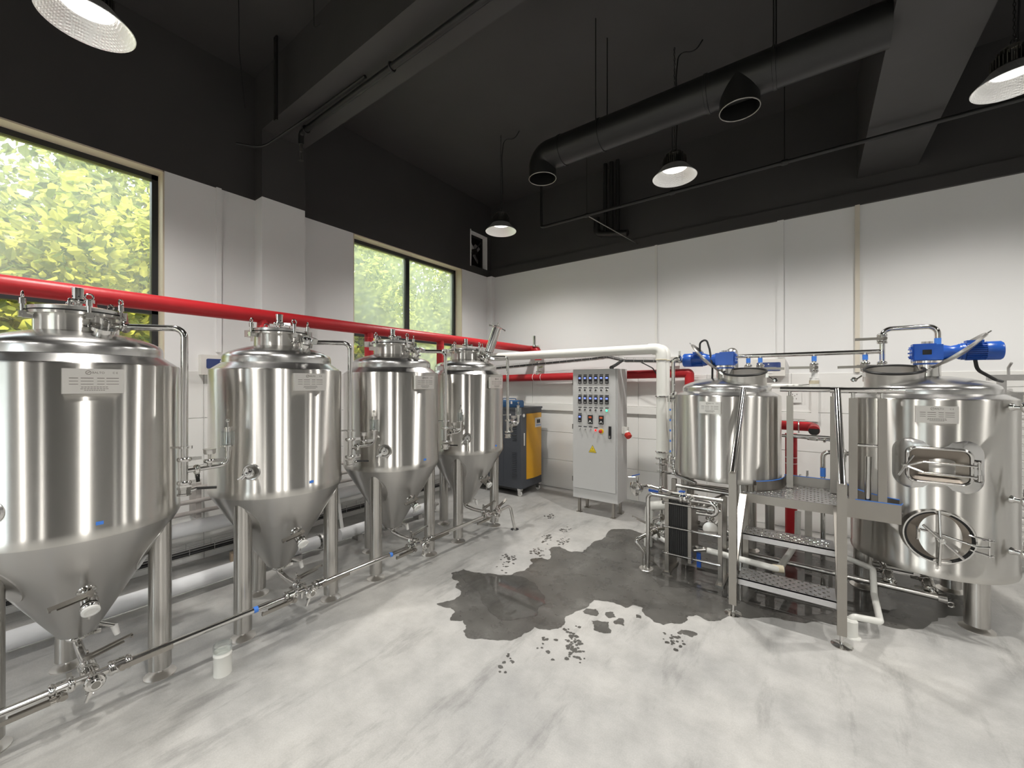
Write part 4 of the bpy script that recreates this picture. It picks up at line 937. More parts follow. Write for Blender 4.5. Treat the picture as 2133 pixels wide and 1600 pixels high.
hang_valve(-.495, 1.62, (1,0,0), .22); hang_valve(-.395, 1.62, (1,0,-.03), .18); hang_valve(0.02, 1.70, (-1,0,0), .20); hang_valve(.368, 1.62, (-1,0,-.02), .20); hang_valve(.475, 1.62, (-1,0,.02), .18)
butterfly(tp, (.475, tpy, 1.975), (0,0,1), .0195, (-1,0,0), (.2,-1,0), length=.19)
MB().lathe([(.0205,-.03),(.0205,.03)], 14, (.80, tpy, 1.93)).obj('tape_mark', 'blue_tape', tp)
b = MB(); b.lathe([(0,1.60),(.034,1.60),(.034,1.655),(.024,1.66),(.024,1.71),(0,1.71)], 18, (.02, tpy, 0)); b.obj('adapter', 'white_plastic', tp)
b = MB(); b.lathe([(0,1.56),(.036,1.56),(.036,1.605),(0,1.605)], 18, (.02, tpy, 0)); b.tube([(.02, tpy, 1.578), (-.5, tpy+.1, 1.578)], .022, n=14); b.obj('supply_pipe', 'white_pvc', tp)
MB().lathe([(0,1.602),(.037,1.602),(.037,1.632),(0,1.632)], 18, (.02, tpy, 0)).obj('glued_joint', 'pvc_glue', tp)

bp_ = thing('bottom_manifold', 'low steel pipe with drain valves running beneath both brewing vessels', 'pipe', (0, 4.0, 0))
MB().tube([(-.66, 4.0, .155), (.70, 4.0, .13)], .0195, n=12).obj('pipe', 'satin_steel', bp_)
MB().tube([(-.9, 4.28, .20), (.62, 4.28, .18)], .0195, n=12).obj('pipe', 'satin_steel', bp_)
MB().cyl((.70, 4.0, .13), (.745, 4.0, .13), .03, n=14).obj('end_clamp', 'polished_steel', bp_)
MB().ring((.76, 3.985, .105), (0,1,.3), .018, .005, 14, 6).obj('pull_ring', 'polished_steel', bp_)
for x, zt in ((.45, .36), (.66, .36), (-.55, .78)):
    b = MB(); b.tube([(x-.02, 4.18, zt), (x-.02, 4.16, .25), (x+.02, 4.0, .15)], .018, .05, n=10); b.clamp((x-.02, 4.15, .27), (0,0,1), .019); o = b.obj('drain_branch', 'polished_steel', bp_)
    b = MB(); b.lathe([(0,-.03),(.03,-.03),(.036,-.01),(.036,.01),(.03,.03),(0,.03)], 16, (x+.005, 4.06, .185), (0,.8,.6)); b.clamp((x+.0, 4.10, .20), (0,.8,.6), .024); b.clamp((x+.01, 4.02, .165), (0,.8,.6), .024); b.obj('drain_valve', 'polished_steel', bp_)
MB().ob((.46, 4.04, .155), (1,.2,0), (0,1,0), (.03,.012,.006)).obj('lever', 'navy_paint', bp_)
for x in (-.45, .12): MB().bx(x-.012, 3.985, 0, x+.012, 4.015, .14).obj('support', 'stair_steel', bp_, smooth=False)
bv_ = thing('strainer', 'dark blue cast strainer with brass tap on the pipe between the vessels', 'strainer', (.21, 4.72, 0))
MB().tube([(-.55, 4.72, .62), (.55, 4.72, .60)], .014, n=10).obj('pipe', 'galvanised', bv_)
b = MB(); b.lathe([(0,0),(.045,.008),(.052,.03),(.052,.15),(.06,.155),(.06,.175),(.02,.18),(.014,.20),(0,.21)], 24, (.21, 4.72, .48)); b.lathe([(0,-.095),(.030,-.095),(.030,-.055),(.024,-.05),(.024,.05),(.030,.055),(.030,.095),(0,.095)], 16, (.21, 4.72, .61), (1,0,0)); b.cyl((.21, 4.72, .48), (.21, 4.72, .455), .01); b.obj('body', 'navy_paint', bv_)
b = MB(); b.lathe([(0,0),(.009,.004),(.012,.03),(.008,.05),(.012,.075),(.007,.10),(0,.102)], 12, (.06, 4.70, .565)); b.obj('brass_tap', 'brass', bv_)
MB().cyl((-.35, 4.74, 0), (-.35, 4.74, .62), .02, n=10).obj('post', 'galvanised', bv_); MB().cyl((.45, 4.74, 0), (.45, 4.74, .60), .02, n=10).obj('post', 'galvanised', bv_)
cl_ = thing('cleaning_loop', 'steel pipe loop with clamps and blue tape behind the platform', 'pipe', (.12, 4.66, 0))
MB().tube([(.085, 4.66, .0), (.085, 4.66, .985), (.36, 4.66, .985)], .020, .05, n=12).obj('pipe', 'polished_steel', cl_)
MB().lathe([(.021,-.04),(.021,.04)], 14, (.085, 4.66, .80)).obj('tape_mark', 'blue_tape', cl_)
b = MB(); b.tube([(-.16, 4.62, .735), (.36, 4.62, .715)], .018, n=12); b.clamp((-.08, 4.62, .732), (1,0,0), .018, (0,0,-1)); b.clamp((-.03, 4.62, .73), (1,0,0), .018, (0,0,1)); b.clamp((.17, 4.62, .722), (1,0,0), .018, (0,0,-1)); b.clamp((.24, 4.66, .985), (1,0,0), .02, (0,0,-1)); b.obj('cross_pipe', 'satin_steel', cl_)
wh = thing('white_drain_hose', 'white plastic drain pipe with blue lever valve under the lower step', 'pipe', (-.5, 3.8, 0))
MB().tube([(-.70, 3.70, .215), (-.26, 3.69, .195), (-.20, 3.70, .19), (-.10, 4.45, .19), (-.10, 4.6, .42)], .024, .035, n=14).obj('pipe', 'white_pvc', wh)
MB().lathe([(0,-.035),(.028,-.035),(.028,.035),(0,.035)], 16, (-.205, 3.71, .19), (1,.3,0)).obj('glued_joint', 'pvc_glue', wh)
b = MB(); b.tube([(-.80, 3.70, .222), (-.70, 3.70, .217)], .015, n=10); b.cyl((-.775, 3.70, .222), (-.735, 3.70, .22), .024, n=8); b.cyl((-.755, 3.70, .22), (-.755, 3.67, .20), .008); vb = b.obj('ball_valve', 'polished_steel', wh)
b = MB(); b.ob((-.755, 3.655, .135), (0.02,0,-1), (1,0,0), (.06,.016,.007)); b.obj('lever', 'blue_paint', vb)
pd = thing('floor_drain_pipe', 'white plastic pipe bending down into the floor beside the right step post', 'pipe', (.215, 3.33, 0))
MB().tube([(.20, 3.36, 0), (.20, 3.36, .125), (.35, 3.45, .10), (.36, 3.86, .10), (.37, 4.05, .22), (.20, 4.2, .22)], .020, .03, n=14).obj('pipe', 'white_pvc', pd)
MB().lathe([(0,0),(.055,0),(.053,.006),(.038,.009),(.038,.10),(.03,.11),(0,.11)], 20, (.20, 3.36, 0)).obj('floor_collar', 'white_pvc', pd)

# ------------------------------------------------------------------ steps and platform
sx0, sx1 = -.44, .15
sp = thing('step_platform', 'stainless steps and railed platform between the two brewing vessels', 'steps', (-.15, 3.5, 0))
def sqbar(a, b_, w, name='post', m='stair_steel', parent=sp, w2=None):
    a, b_ = V(a), V(b_); d = b_-a; L = d.length; x_ = V((1,0,0)) if abs(d.normalized().x) < .9 else V((0,1,0))
    return MB().ob((a+b_)/2, d, x_, (L/2, w/2, (w2 or w)/2)).obj(name, m, parent, smooth=False)
for x in (sx0, sx1):
    lo = sqbar((x, 3.2, .07), (x, 3.2, .33), .048, 'leg')
    b = MB(); b.cyl((x, 3.2, .012), (x, 3.2, .08), .011, n=12); b.lathe([(0,0),(.055,0),(.055,.005),(.02,.012),(0,.014)], 20, (x, 3.2, 0)); b.obj('foot', 'polished_steel', lo)
    sqbar((x, 3.2, .315), (x, 3.74, .70), .048, 'stringer')
    sqbar((x, 3.2, .33), (x, 3.2, 1.0), .048, 'newel_post')
    MB().tube([(x, 3.17, .985), (x, 3.76, 1.555)], .021, n=16).obj('handrail', 'polished_steel', sp)
    sqbar((x, 3.76, .70), (x, 3.76, 1.52), .03, 'upper_post') if x == sx0 and False else None
def dimples(x0, x1, y0, y1, z, step=.046):
    b = MB(); r_ = 0; y = y0+.022
    while y < y1-.012:
        x = x0+.022+(step/2 if r_ % 2 else 0)
        while x < x1-.015:
            b.lathe([(.0105,0),(.008,.003),(.0055,.0034),(.0045,.001),(0,.0006)], 8, (x, y, z)); x += step
        y += .034; r_ += 1
    return b
def tread(y0, y1, z):
    b = MB(); b.bx(sx0+.024, y0, z-.008, sx1-.024, y1, z); b.bx(sx0+.024, y0, z-.045, sx1-.024, y0+.003, z); b.bx(sx0+.024, y1-.003, z-.045, sx1-.024, y1, z)
    o = b.obj('tread', 'tread_steel', sp, smooth=False); dimples(sx0+.024, sx1-.024, y0, y1, z).obj('grip_dimples', 'polished_steel', o, kind='stuff')
tread(3.25, 3.455, .24); tread(3.50, 3.70, .48)
def around(cx, cy, r, a0, a1, n=10): return [(cx+r*math.cos(R(a0+(a1-a0)*i/n)), cy+r*math.sin(R(a0+(a1-a0)*i/n))) for i in range(n+1)]
# platform plate, cut round both vessels
Pp = [(-.46, 3.755), (.485, 3.755), (.485, 3.775)] + [p for p in around(TXM, TYM, .475, 247, 178, 10)] + [(.19, 4.30), (-.215, 4.30)] + [p for p in around(KX, KY, .475, 0, -66, 10)] + [(-.46, 3.80)]
b = MB(); b.prism(Pp, (1,0,0), (0,1,0), (0, 0, .712), .010); pf = b.obj('platform', 'tread_steel', sp, smooth=False)
dm = MB(); y = 3.79
while y < 4.28:
    x = -.44+(.023 if int(round((y-3.79)/.036)) % 2 else 0)
    while x < .47:
        if math.hypot(x-KX, y-KY) > .495 and math.hypot(x-TXM, y-TYM) > .495: dm.lathe([(.0105,0),(.008,.003),(.0055,.0034),(.0045,.001),(0,.0006)], 8, (x, y, .722))
        x += .046
    y += .036
dm.obj('grip_dimples', 'polished_steel', pf, kind='stuff')
MB().bx(-.46, 3.750, .655, .17, 3.758, .722).obj('front_beam', 'stair_steel', sp, smooth=False)
MB().bx(.17, 3.745, .655, .487, 3.757, .785).obj('toe_board', 'stair_steel', sp, smooth=False)
def wall_strip(P, z0, z1, th):
    b = MB()
    for (x0, y0), (x1, y1) in zip(P, P[1:]):
        d = V((x1-x0, y1-y0, 0)); b.ob(((x0+x1)/2, (y0+y1)/2, (z0+z1)/2), d, (0,0,1), (d.length/2+.001, (z1-z0)/2, th/2))
    return b
for P in (around(KX, KY, .462, -52, 8, 10), around(TXM, TYM, .462, 244, 176, 10), [(-.19, 4.31), (.20, 4.31)]):
    wall_strip(P, .715, .80, .003).obj('toe_board', 'stair_steel', sp, smooth=True)
    wall_strip(P, .800, .806, .005).obj('blue_film_edge', 'blue_tape', sp, smooth=False)
for P in ([(.25, 3.748), (.485, 3.748)], [(.485, 3.748), (.50, 3.80)]): wall_strip(P, .785, .791, .006).obj('blue_film_edge', 'blue_tape', sp, smooth=False)
for x, y in ((-.43, 3.80), (.16, 3.77)): sqbar((x, y, 0.02), (x, y, .70), .04, 'leg')
sqbar((-.02, 4.25, .02), (-.02, 4.25, .70), .05, 'leg')
def rail(x0, x1, y, posts, mid=None, zb=.73):
    MB().tube([(x0, y, 1.555), (x1, y, 1.555)], .021, n=16).obj('guard_rail', 'polished_steel', sp)
    for x in posts:
        o = sqbar((x, y, zb), (x, y, 1.50), .046, 'guard_post'); MB().cyl((x, y, 1.49), (x, y, 1.54), .012, n=12).obj('rail_pin', 'polished_steel', o)
    if mid: MB().tube([(mid[0], y, 1.17), (mid[1], y, 1.17)], .011, n=12).obj('middle_rail', 'polished_steel', sp)
rail(-.215, .20, 4.16, (-.146, .145), (-.146, .145)); rail(.11, .505, 3.77, (.239, .393), (.239, .393))
b = MB(); b.tube([(.318, 3.79, .722), (.325, 3.80, 1.09)], .019, n=14); b.obj('loose_tube', 'polished_steel', sp)

# ------------------------------------------------------------------ plate heat exchanger and its pipes
hx = thing('heat_exchanger', 'black plate heat exchanger in a steel frame in front of the kettle', 'heat exchanger', (-.8, 3.68, 0))
MB().bx(-1.0, 3.545, .02, -.968, 3.80, .665).obj('fixed_plate', 'stair_steel', hx, smooth=False)
b = MB()
for k in range(18):
    x = -.967+.0083*k; o_ = .003 if k % 2 else 0
    b.bx(x, 3.56-o_, .155, x+.0068, 3.79+o_, .625)
b.obj('plate_pack', 'black_rubber', hx, smooth=False)
MB().bx(-.816, 3.545, .13, -.79, 3.80, .645).obj('pressure_plate', 'stair_steel', hx, smooth=False)
MB().bx(-.596, 3.56, .02, -.566, 3.59, .66).obj('end_post', 'stair_steel', hx, smooth=False); MB().bx(-.596, 3.77, .02, -.566, 3.80, .66).obj('end_post', 'stair_steel', hx, smooth=False)
for y in (3.543, 3.802):
    for z in (.60, .40, .175):
        b = MB(); b.cyl((-1.02, y, z), (-.575, y, z), .0085, n=10)
        for x in (-1.012, -.782): b.cyl((x-.008, y, z), (x+.008, y, z), .016, n=6)
        b.obj('tie_bar', 'polished_steel', hx)
MB().cyl((-1.0, 3.67, .655), (-.575, 3.67, .655), .013, n=10).obj('carry_bar', 'satin_steel', hx)
for x in (-.984, -.581): MB().bx(x-.03, 3.53, 0, x+.03, 3.81, .02).obj('base', 'stair_steel', hx, smooth=False)
b = MB(); b.tube([(-.79, 3.62, .58), (-.66, 3.60, .58), (-.66, 3.60, .49)], .016, .035, n=12); b.clamp((-.66, 3.60, .515), (0,0,1), .017); fo = b.obj('inlet_elbow', 'polished_steel', hx)
MB().lathe([(0,0),(.055,0),(.055,.006),(.03,.010),(.008,.012),(.0,.012)], 28, (-.655, 3.585, .434), (.12,-1,.05)).obj('blank_flange', 'satin_steel', fo)
b = MB(); b.clamp((-.655, 3.60, .434), (.12,-1,.05), .045, (.6,0,.8)); b.cyl((-.655, 3.60, .434), (-.655, 3.70, .434), .03); b.obj('flange_clamp', 'polished_steel', fo)
b = MB(); b.tube([(-.79, 3.60, .222), (-.70, 3.70, .220)], .013, n=10); b.obj('outlet_nipple', 'satin_steel', hx)
cp_ = thing('product_pipe', 'bent steel pipe rising from the floor and looping over the heat exchanger', 'pipe', (-1.137, 3.566, 0))
MB().tube([(-1.137, 3.53, 0), (-1.137, 3.53, .655), (-.60, 3.50, .665), (-.59, 3.50, .575), (-.74, 3.51, .57)], .0185, .045, n=14, k=8).obj('pipe', 'polished_steel', cp_)
b = MB(); b.clamp((-.86, 3.515, .66), (1,0,0), .019, (0,0,1)); b.clamp((-.80, 3.51, .66), (1,0,0), .019, (0,-1,.4)); b.ball((-.83, 3.51, .665), .034); b.cyl((-.83, 3.51, .66), (-.83, 3.52, .72), .012); b.cyl((-.80, 3.50, .665), (-.77, 3.49, .70), .016); vo = b.obj('ball_valve', 'polished_steel', cp_)
MB().ob((-.85, 3.50, .722), (1,.1,.1), (0,1,0), (.024,.010,.005)).obj('lever', 'blue_paint', vo)
MB().lathe([(0,0),(.062,0),(.058,.006),(0,.008)], 20, (-1.152, 3.535, 0)).obj('floor_plate', 'plate_steel', cp_)
sp2 = thing('drain_pipe', 'kinked steel drain pipe with long lever handle beside the heat exchanger', 'pipe', (-1.185, 3.55, 0))
MB().tube([(-1.172, 3.545, .008), (-1.172, 3.545, .13), (-1.245, 3.50, .235), (-1.10, 3.70, .31), (-.99, 3.78, .33)], .0175, .03, n=14).obj('pipe', 'polished_steel', sp2)
butterfly(sp2, (-1.13, 3.66, .295), (.5,.7,.26), .018, (-1,-.3,.42), (-.4,-.1,.9), length=.17)
pm = thing('pump_assembly', 'cluster of pump fittings and white plastic elbows left of the heat exchanger', 'pump', (-1.28, 4.15, 0))
MB().tube([(-1.33, 4.18, 0), (-1.33, 4.18, .36), (-1.12, 4.12, .42)], .045, .06, n=16).obj('elbow_pipe', 'white_pvc', pm)
MB().tube([(-1.30, 4.05, .0), (-1.30, 4.05, .16), (-1.10, 3.95, .27)], .042, .06, n=16).obj('elbow_pipe', 'white_pvc', pm)
MB().lathe([(0,-.05),(.050,-.05),(.052,.05),(0,.05)], 18, (-1.12, 3.96, .26), (.85,-.35,.35)).obj('coupling', 'white_plastic', pm)
MB().tube([(-1.24, 3.88, .20), (-1.06, 3.80, .175)], .020, n=12).obj('union_pipe', 'white_plastic', pm)
MB().lathe([(0,-.03),(.034,-.03),(.034,.03),(0,.03)], 8, (-1.16, 3.845, .188), (.9,-.4,-.1)).obj('union_nut', 'white_plastic', pm)
b = MB(); b.lathe([(0,0),(.066,0),(.072,.012),(.072,.026),(.05,.04),(.03,.05),(0,.05)], 24, (-1.42, 4.05, .55), (-.45,-.85,-.1)); b.tube([(-1.42, 4.07, .55), (-1.34, 4.18, .56), (-1.10, 4.10, .545)], .022, .05, n=12); b.clamp((-1.40, 4.09, .55), (.45,.85,0), .03); b.clamp((-1.20, 4.13, .55), (1,-.3,0), .024); b.cyl((-1.42, 4.08, .60), (-1.42, 4.08, .66), .012); b.tube([(-1.44, 4.07, .655), (-1.50, 4.04, .655)], .009, n=8); b.obj('pump_head', 'polished_steel', pm)
b = MB(); b.ob((-1.25, 4.05, .548), (1,-.25,0), (0,0,1), (.05,.012,.007)); b.ob((-1.43, 4.06, .68), (.9,.3,.3), (0,1,0), (.04,.010,.004)); b.obj('lever', 'blue_paint', pm)
b = MB(); b.tube([(-1.12, 3.92, .36), (-1.22, 3.97, .30), (-1.24, 3.99, .22)], .018, .04, n=10); b.clamp((-1.14, 3.93, .345), (1,-.5,.4), .02)
for k in range(5): b.clamp((-1.17+.022*k, 3.90-.012*k, .25-.006*k), (1,-.5,0), .018, (0,(-1)**k,1))
b.tube([(-1.20, 3.92, .255), (-1.0, 3.80, .24)], .016, n=10); b.obj('clamp_fittings', 'polished_steel', pm)
fr_ = thing('vessel_skid', 'steel tube frame and cross pipes standing under the kettle', 'frame', (-.75, 4.25, 0))
for x, y in ((-1.03, 3.95), (-.30, 4.55), (-1.03, 4.55)): MB().bx(x-.02, y-.02, 0, x+.02, y+.02, .72).obj('post', 'stair_steel', fr_, smooth=False)
for p0, p1 in (((-1.03, 3.95, .66), (-.30, 3.98, .64)), ((-1.03, 4.55, .55), (-.25, 4.55, .55)), ((-1.03, 4.30, .60), (-.30, 4.30, .58)), ((-.98, 4.05, .30), (-.35, 4.05, .28))): MB().cyl(p0, p1, .018, n=10).obj('cross_pipe', 'satin_steel', fr_)
MB().cyl((-.92, 3.90, .42), (-.62, 4.05, .60), .028, n=14).obj('suction_pipe', 'satin_steel', fr_)

# ------------------------------------------------------------------ ceiling: lamps, duct, conduits
def make_lamp():
    t = thing('pendant_lamp', 'lamp', 'lamp', (0,0,0), 'high bay pendant lamps', False)     # origin on the rim plane
    b = MB(); b.lathe([(.187,0),(.189,.003),(.186,.006),(.150,.045),(.118,.085),(.112,.092),(.104,.092),(.110,.085),(.145,.043),(.184,.002),(.187,0)], 48)
    b.obj('shade', 'lamp_reflector', t, angle=50)
    MB().lathe([(0,.088),(.104,.088)][::-1], 32).obj('led_disc', 'led_light', t)
    ld_ = bpy.data.lights.new('lamp_light', 'SPOT'); lo_ = bpy.data.objects.new('lamp_light', ld_); col.objects.link(lo_); lo_.parent = t
    ld_.energy = LAMP_WATTS; ld_.spot_size = R(158); ld_.spot_blend = 0.85; ld_.shadow_soft_size = 0.05; ld_.color = (1.0, 0.965, 0.91); lo_.location = (0, 0, .052)
    MB().lathe([(.106,.0925),(.106,.10),(.098,.102),(0,.102)], 32).obj('housing', 'black_metal', t)
    b = MB()
    for k in range(36):
        a = 10*k; b.ob(pol(.078, a, .135), pol(1, a), (0,0,1), (.026,.034,.002))
    for k in range(24):
        a = 15*k; b.ob(pol(.062, a, .185), pol(1, a), (0,0,1), (.018,.022,.002))
    b.cyl((0,0,.10), (0,0,.20), .058, n=20); b.cyl((0,0,.20), (0,0,.222), .065, n=20)
    b.obj('heat_sink', 'dark_steel', t, smooth=False)
    b = MB(); b.cyl((0,0,.222), (0,0,.25), .010); b.ring((0,0,.265), (0,1,0), .016, .004, 14, 6)
    z = .28; k = 0
    while z < 1.19:
        b.tube([V((0,0,z))+ (V((.006,0,0)) if k % 2 else V((0,.006,0)))*math.cos(2*math.pi*i/8)+V((0,0,.015))*math.sin(2*math.pi*i/8) for i in range(8)], .002, n=4, closed=True); z += .024; k += 1
    b.obj('chain', 'black_metal', t)
    MB().tube([(.01,0,.21), (.022,.01,.5), (.014,0,.9), (.03,.02,1.14), (.16,.06,1.10), (.22,.08,1.195)], .006, .15, n=6).obj('cable', 'black_cable', t)
    return t
lp0 = make_lamp(); ZL = 3.47
lamp_spots = [(-3.03, .40, 'bright pendant lamp at the top left, over the nearest fermentation tank'), (-3.07, 3.95, 'pendant lamp near the far corner, above the last fermentation tank'),
              (-1.00, 3.85, 'glowing pendant lamp in the middle, hanging beneath the round duct'), (1.02, 3.90, 'pendant lamp cut by the right edge of the picture'),
              (-1.0, .40, 'pendant lamp'), (1.02, .40, 'pendant lamp'), (-3.03, -3.0, 'pendant lamp'), (-1.0, -3.0, 'pendant lamp'), (1.02, -3.0, 'pendant lamp'), (3.1, .4, 'pendant lamp'), (3.1, 3.9, 'pendant lamp')]  # plain entries are unseen lamps, assumed to suit light level and reflections
for i, (x, y, lb) in enumerate(lamp_spots):
    o = lp0 if i == 0 else copy_tree(lp0)
    o.location = (x, y, ZL); o['label'] = lb if i < 4 else 'assumed pendant lamp of the same kind, out of the picture, added for the light level'
du = thing('air_duct', 'large black round air duct hanging below the ceiling', 'duct', (-.7, 3.295, 3.6))
dz, dyy, drr = 3.75, 3.295, .128
b = MB(); b.tube([(-2.06, dyy, 3.55), (-2.06, dyy, dz), (.38, dyy, dz)], drr, .16, n=28, k=10, caps=False); b.tube([(-2.06, dyy, 3.555), (-2.06, dyy, dz), (.37, dyy, dz)], drr-.006, .155, n=28, k=10, caps=False); b.obj('duct_pipe', 'black_metal', du)
b = MB(); b.tube([(-.412, dyy, dz), (-.412, dyy-.0, 3.55)], drr, n=28, caps=False); b.tube([(-.412, dyy, dz), (-.412, dyy, 3.552)], drr-.006, n=28, caps=False); b.obj('branch_outlet', 'black_metal', du)
for x in (-1.84, -1.46, -.62, -.2): MB().lathe([(drr,-.012),(drr+.006,-.010),(drr+.006,.010),(drr,.012)], 28, (x, dyy, dz), (1,0,0)).obj('collar', 'black_metal', du)
for c in ((-2.06, dyy, 3.55), (-.412, dyy, 3.55)): MB().ring(c, (0,0,1), drr, .004, 32, 6).obj('rim', 'dark_steel', du)
for x, dy in ((-1.46, -.12), (-1.46, .12), (-.2, -.12), (-.2, .12)): MB().cyl((x, dyy+dy, dz-.02), (x, dyy+dy, ZC), .005, n=6).obj('hanger_rod', 'black_metal', du)
cd = thing('ceiling_conduit', 'black conduit pipe crossing under the ceiling before the back wall', 'pipe', (-1, 4.53, 3.6))
MB().tube([(-2.85, 4.53, ZC), (-2.85, 4.53, 3.66), (-2.80, 4.53, 3.65), (3.0, 4.53, 3.65)], .018, .02, n=10).obj('pipe', 'black_metal', cd)
for x in (-2.2, -1.2, -.2, 1.6): MB().cyl((x, 4.53, 3.65), (x, 4.53, ZC), .004, n=6).obj('hanger_rod', 'black_metal', cd)
for x in (-2.2, -1.2, -.2): MB().lathe([(.019,-.03),(.026,-.02),(.026,.02),(.019,.03)], 12, (x, 4.53, 3.65), (1,0,0)).obj('coupling', 'black_metal', cd)
MB().tube([(-2.2, 4.53, 3.65), (-1.9, 5.47, 3.50)], .006, n=6).obj('stay_wire', 'dark_steel', cd)
skp = thing('sprinkler_pipe', 'painted sprinkler pipe with a hanging head under the ceiling beam', 'pipe', (-2.5, 1.98, 4.0))
MB().tube([(XR-.1, 1.98, 4.04), (-4.0, 1.98, 4.04), (-4.0, 1.98, 3.93)], .026, .04, n=12).obj('pipe', 'black_metal', skp)
b = MB(); b.cyl((-4.0, 1.98, 3.93), (-4.0, 1.98, 3.86), .016); b.tube([(-4.02, 1.98, 3.86), (-4.025, 1.98, 3.78), (-3.975, 1.98, 3.78), (-3.98, 1.98, 3.86)], .004, n=6); b.cyl((-4.0, 1.98, 3.775), (-4.0, 1.98, 3.77), .022); b.obj('sprinkler_head', 'dark_steel', skp)
MB().tube([(-4.36, 1.55, 3.86), (-4.28, 1.75, 3.88), (-3.7, 1.93, 4.07), (-2.9, 1.95, 4.08)], .014, .2, n=8).obj('bent_conduit', 'black_metal', skp)
for x in (-3.9, -2.6, -1.2): MB().ring((x, 1.98, 4.04), (1,0,0), .032, .007, 16, 6).obj('pipe_clip', 'black_metal', skp)
tag(MB().bx(-3.84, 1.66, 3.93, -3.79, 1.675, ZC).obj('hanger_strap', 'black_metal', None, smooth=False), 'flat black steel strap hanging from the ceiling beside the beam', 'strap')
for x, y, lb in ((-3.6, 1.30, 'thin black wire hanging from the ceiling left of the beam'), (-2.95, 1.55, 'short thin black wire hanging near the ceiling beam')):
    tag(MB().tube([(x, y, ZC), (x+.01, y, 4.2), (x+.04, y+.03, 3.75 if y < 1.5 else 4.25)], .004, .2, n=6).obj('hanging_wire', 'black_cable', None), lb, 'wire')
fp = thing('downpipe_bundle', 'black vertical pipes with an elbow on the dark back wall band', 'pipe', (-1.9, 5.36, 3.6))
for k in range(3): MB().tube([(-2.32+.09*k, 5.36, ZC), (-2.32+.09*k, 5.36, 3.66)], .028, n=10).obj('pipe', 'black_metal', fp)
MB().tube([(-2.45, 5.36, 3.95), (-2.45, 5.36, 3.72), (-2.0, 5.36, 3.64)], .045, .10, n=12).obj('elbow', 'black_metal', fp)
# exhaust fan in its hole
y0, y1, z0, z1 = FAN
ef = thing('exhaust_fan', 'square exhaust fan set in a rough opening near the dark corner', 'fan', (XL-.1, (y0+y1)/2, z0))
b = MB(); x = XL-.13; w = .045
for (a, c_, d_, e) in ((y0, z0, y1, z0+w), (y0, z1-w, y1, z1), (y0, z0, y0+w, z1), (y1-w, z0, y1, z1)): b.bx(x-.03, a, c_, x+.03, d_, e)
b.obj('frame', 'black_metal', ef, smooth=False)
b = MB(); c = V((x, (y0+y1)/2, (z0+z1)/2)); b.cyl(c-V((.03,0,0)), c+V((.05,0,0)), .05, n=18); b.tube([c+V((.02,-.16,-.2)), c+V((.03,0,0)), c+V((.02,.16,.2))], .012, n=6); b.obj('motor_hub', 'black_metal', ef)
for k in range(4):
    a = R(45+90*k); u_ = V((0, math.cos(a), math.sin(a))); MB().ob(c+u_*.11-V((.02,0,0)), u_, u_.cross(V((1,0,0)))+V((.5,0,0)), (.085,.06,.003)).obj('blade', 'galvanised', ef, smooth=False)
b = MB(); b.bx(XL-.012, y0-.02, z0-.02, XL+.006, y0, z1+.02); b.bx(XL-.09, y1-.014, z0, XL+.006, y1, z1); b.bx(XL-.09, y0, z1-.014, XL+.006, y1, z1); b.obj('rough_reveal', 'wall_paint', ef, smooth=False)
MB().bx(XL-WT-.005, y0, z0, XL-WT+.0, y1, z1).obj('mesh_cover', 'dark_steel', ef, smooth=False)

# ------------------------------------------------------------------ wall fittings
def breaker_box(label, c, out, w=.30, h=.18, d=.075):
    out = V(out); ax = V((0,0,1)).cross(out); c = V(c); t = thing('breaker_box', label, 'electrical box', c)
    b = MB(); b.prism([(-w/2,-h/2),(w/2,-h/2),(w/2,h/2),(-w/2,h/2)], ax, (0,0,1), c, d); bd = b.obj('case', 'box_white', t, smooth=False)
    MB().prism(rrect(w*.37, h*.25, .012, 4), ax, (0,0,1), c+out*d+V((0,0,h*.06)), .006).obj('smoked_window', 'box_window', t, smooth=False)
    MB().prism(rrect(w*.12, h*.04, .006, 4), ax, (0,0,1), c+out*d-V((0,0,h*.30)), .006).obj('catch', 'trunking_white', t, smooth=False)
    MB().ob(c+out*(d+.0066)+V((0,0,h*.20)), ax, (0,0,1), (.006,.006,.0006)).obj('sticker', 'white_plastic', t, smooth=False)
    return t
breaker_box('white breaker box with dark blue window on the window wall', (XL, 1.45, 1.775), (1,0,0))
breaker_box('white breaker box with dark blue window on the back wall between the vessels', (-.39, YB, 1.785), (0,-1,0), .31, .19)
so = thing('wall_socket', 'white switch socket on the tiled back wall above the railing', 'socket', (-.145, YB-.01, 1.45))
MB().bx(-.205, YB-.03, 1.395, -.09, YB-TT, 1.51).obj('plate', 'white_plastic', so, smooth=False)
b = MB()
for dx, dz_ in ((0,.02), (-.014,-.012), (.014,-.012), (-.02,.035), (.02,.035)): b.ob((-.148+dx, YB-.0305, 1.45+dz_), (1,0,0), (0,0,1), (.003,.007,.0006))
b.obj('slots', 'engraving', so, smooth=False)
ob_ = MB().bx(-1.56, YB-.06, 1.83, -1.36, YB, 1.95); ob2 = ob_.obj('junction_box', 'box_white', None, smooth=False); tag(ob2, 'small cream junction box on the back wall behind the white pipes', 'electrical box')
gt = thing('steel_gate', 'galvanised steel grille panel leaning on the back wall behind the mash tun', 'grille', (1.9, 5.35, 0))
MB().bx(1.24, 5.32, 1.63, 2.6, 5.37, 1.68).obj('top_rail', 'galvanised', gt, smooth=False); MB().bx(1.24, 5.32, .06, 2.6, 5.37, .11).obj('bottom_rail', 'galvanised', gt, smooth=False)
for k in range(7): MB().bx(1.30+.19*k, 5.325, 0 if k in (0, 6) else .08, 1.35+.19*k, 5.365, 1.64).obj('bar', 'galvanised', gt, smooth=False)
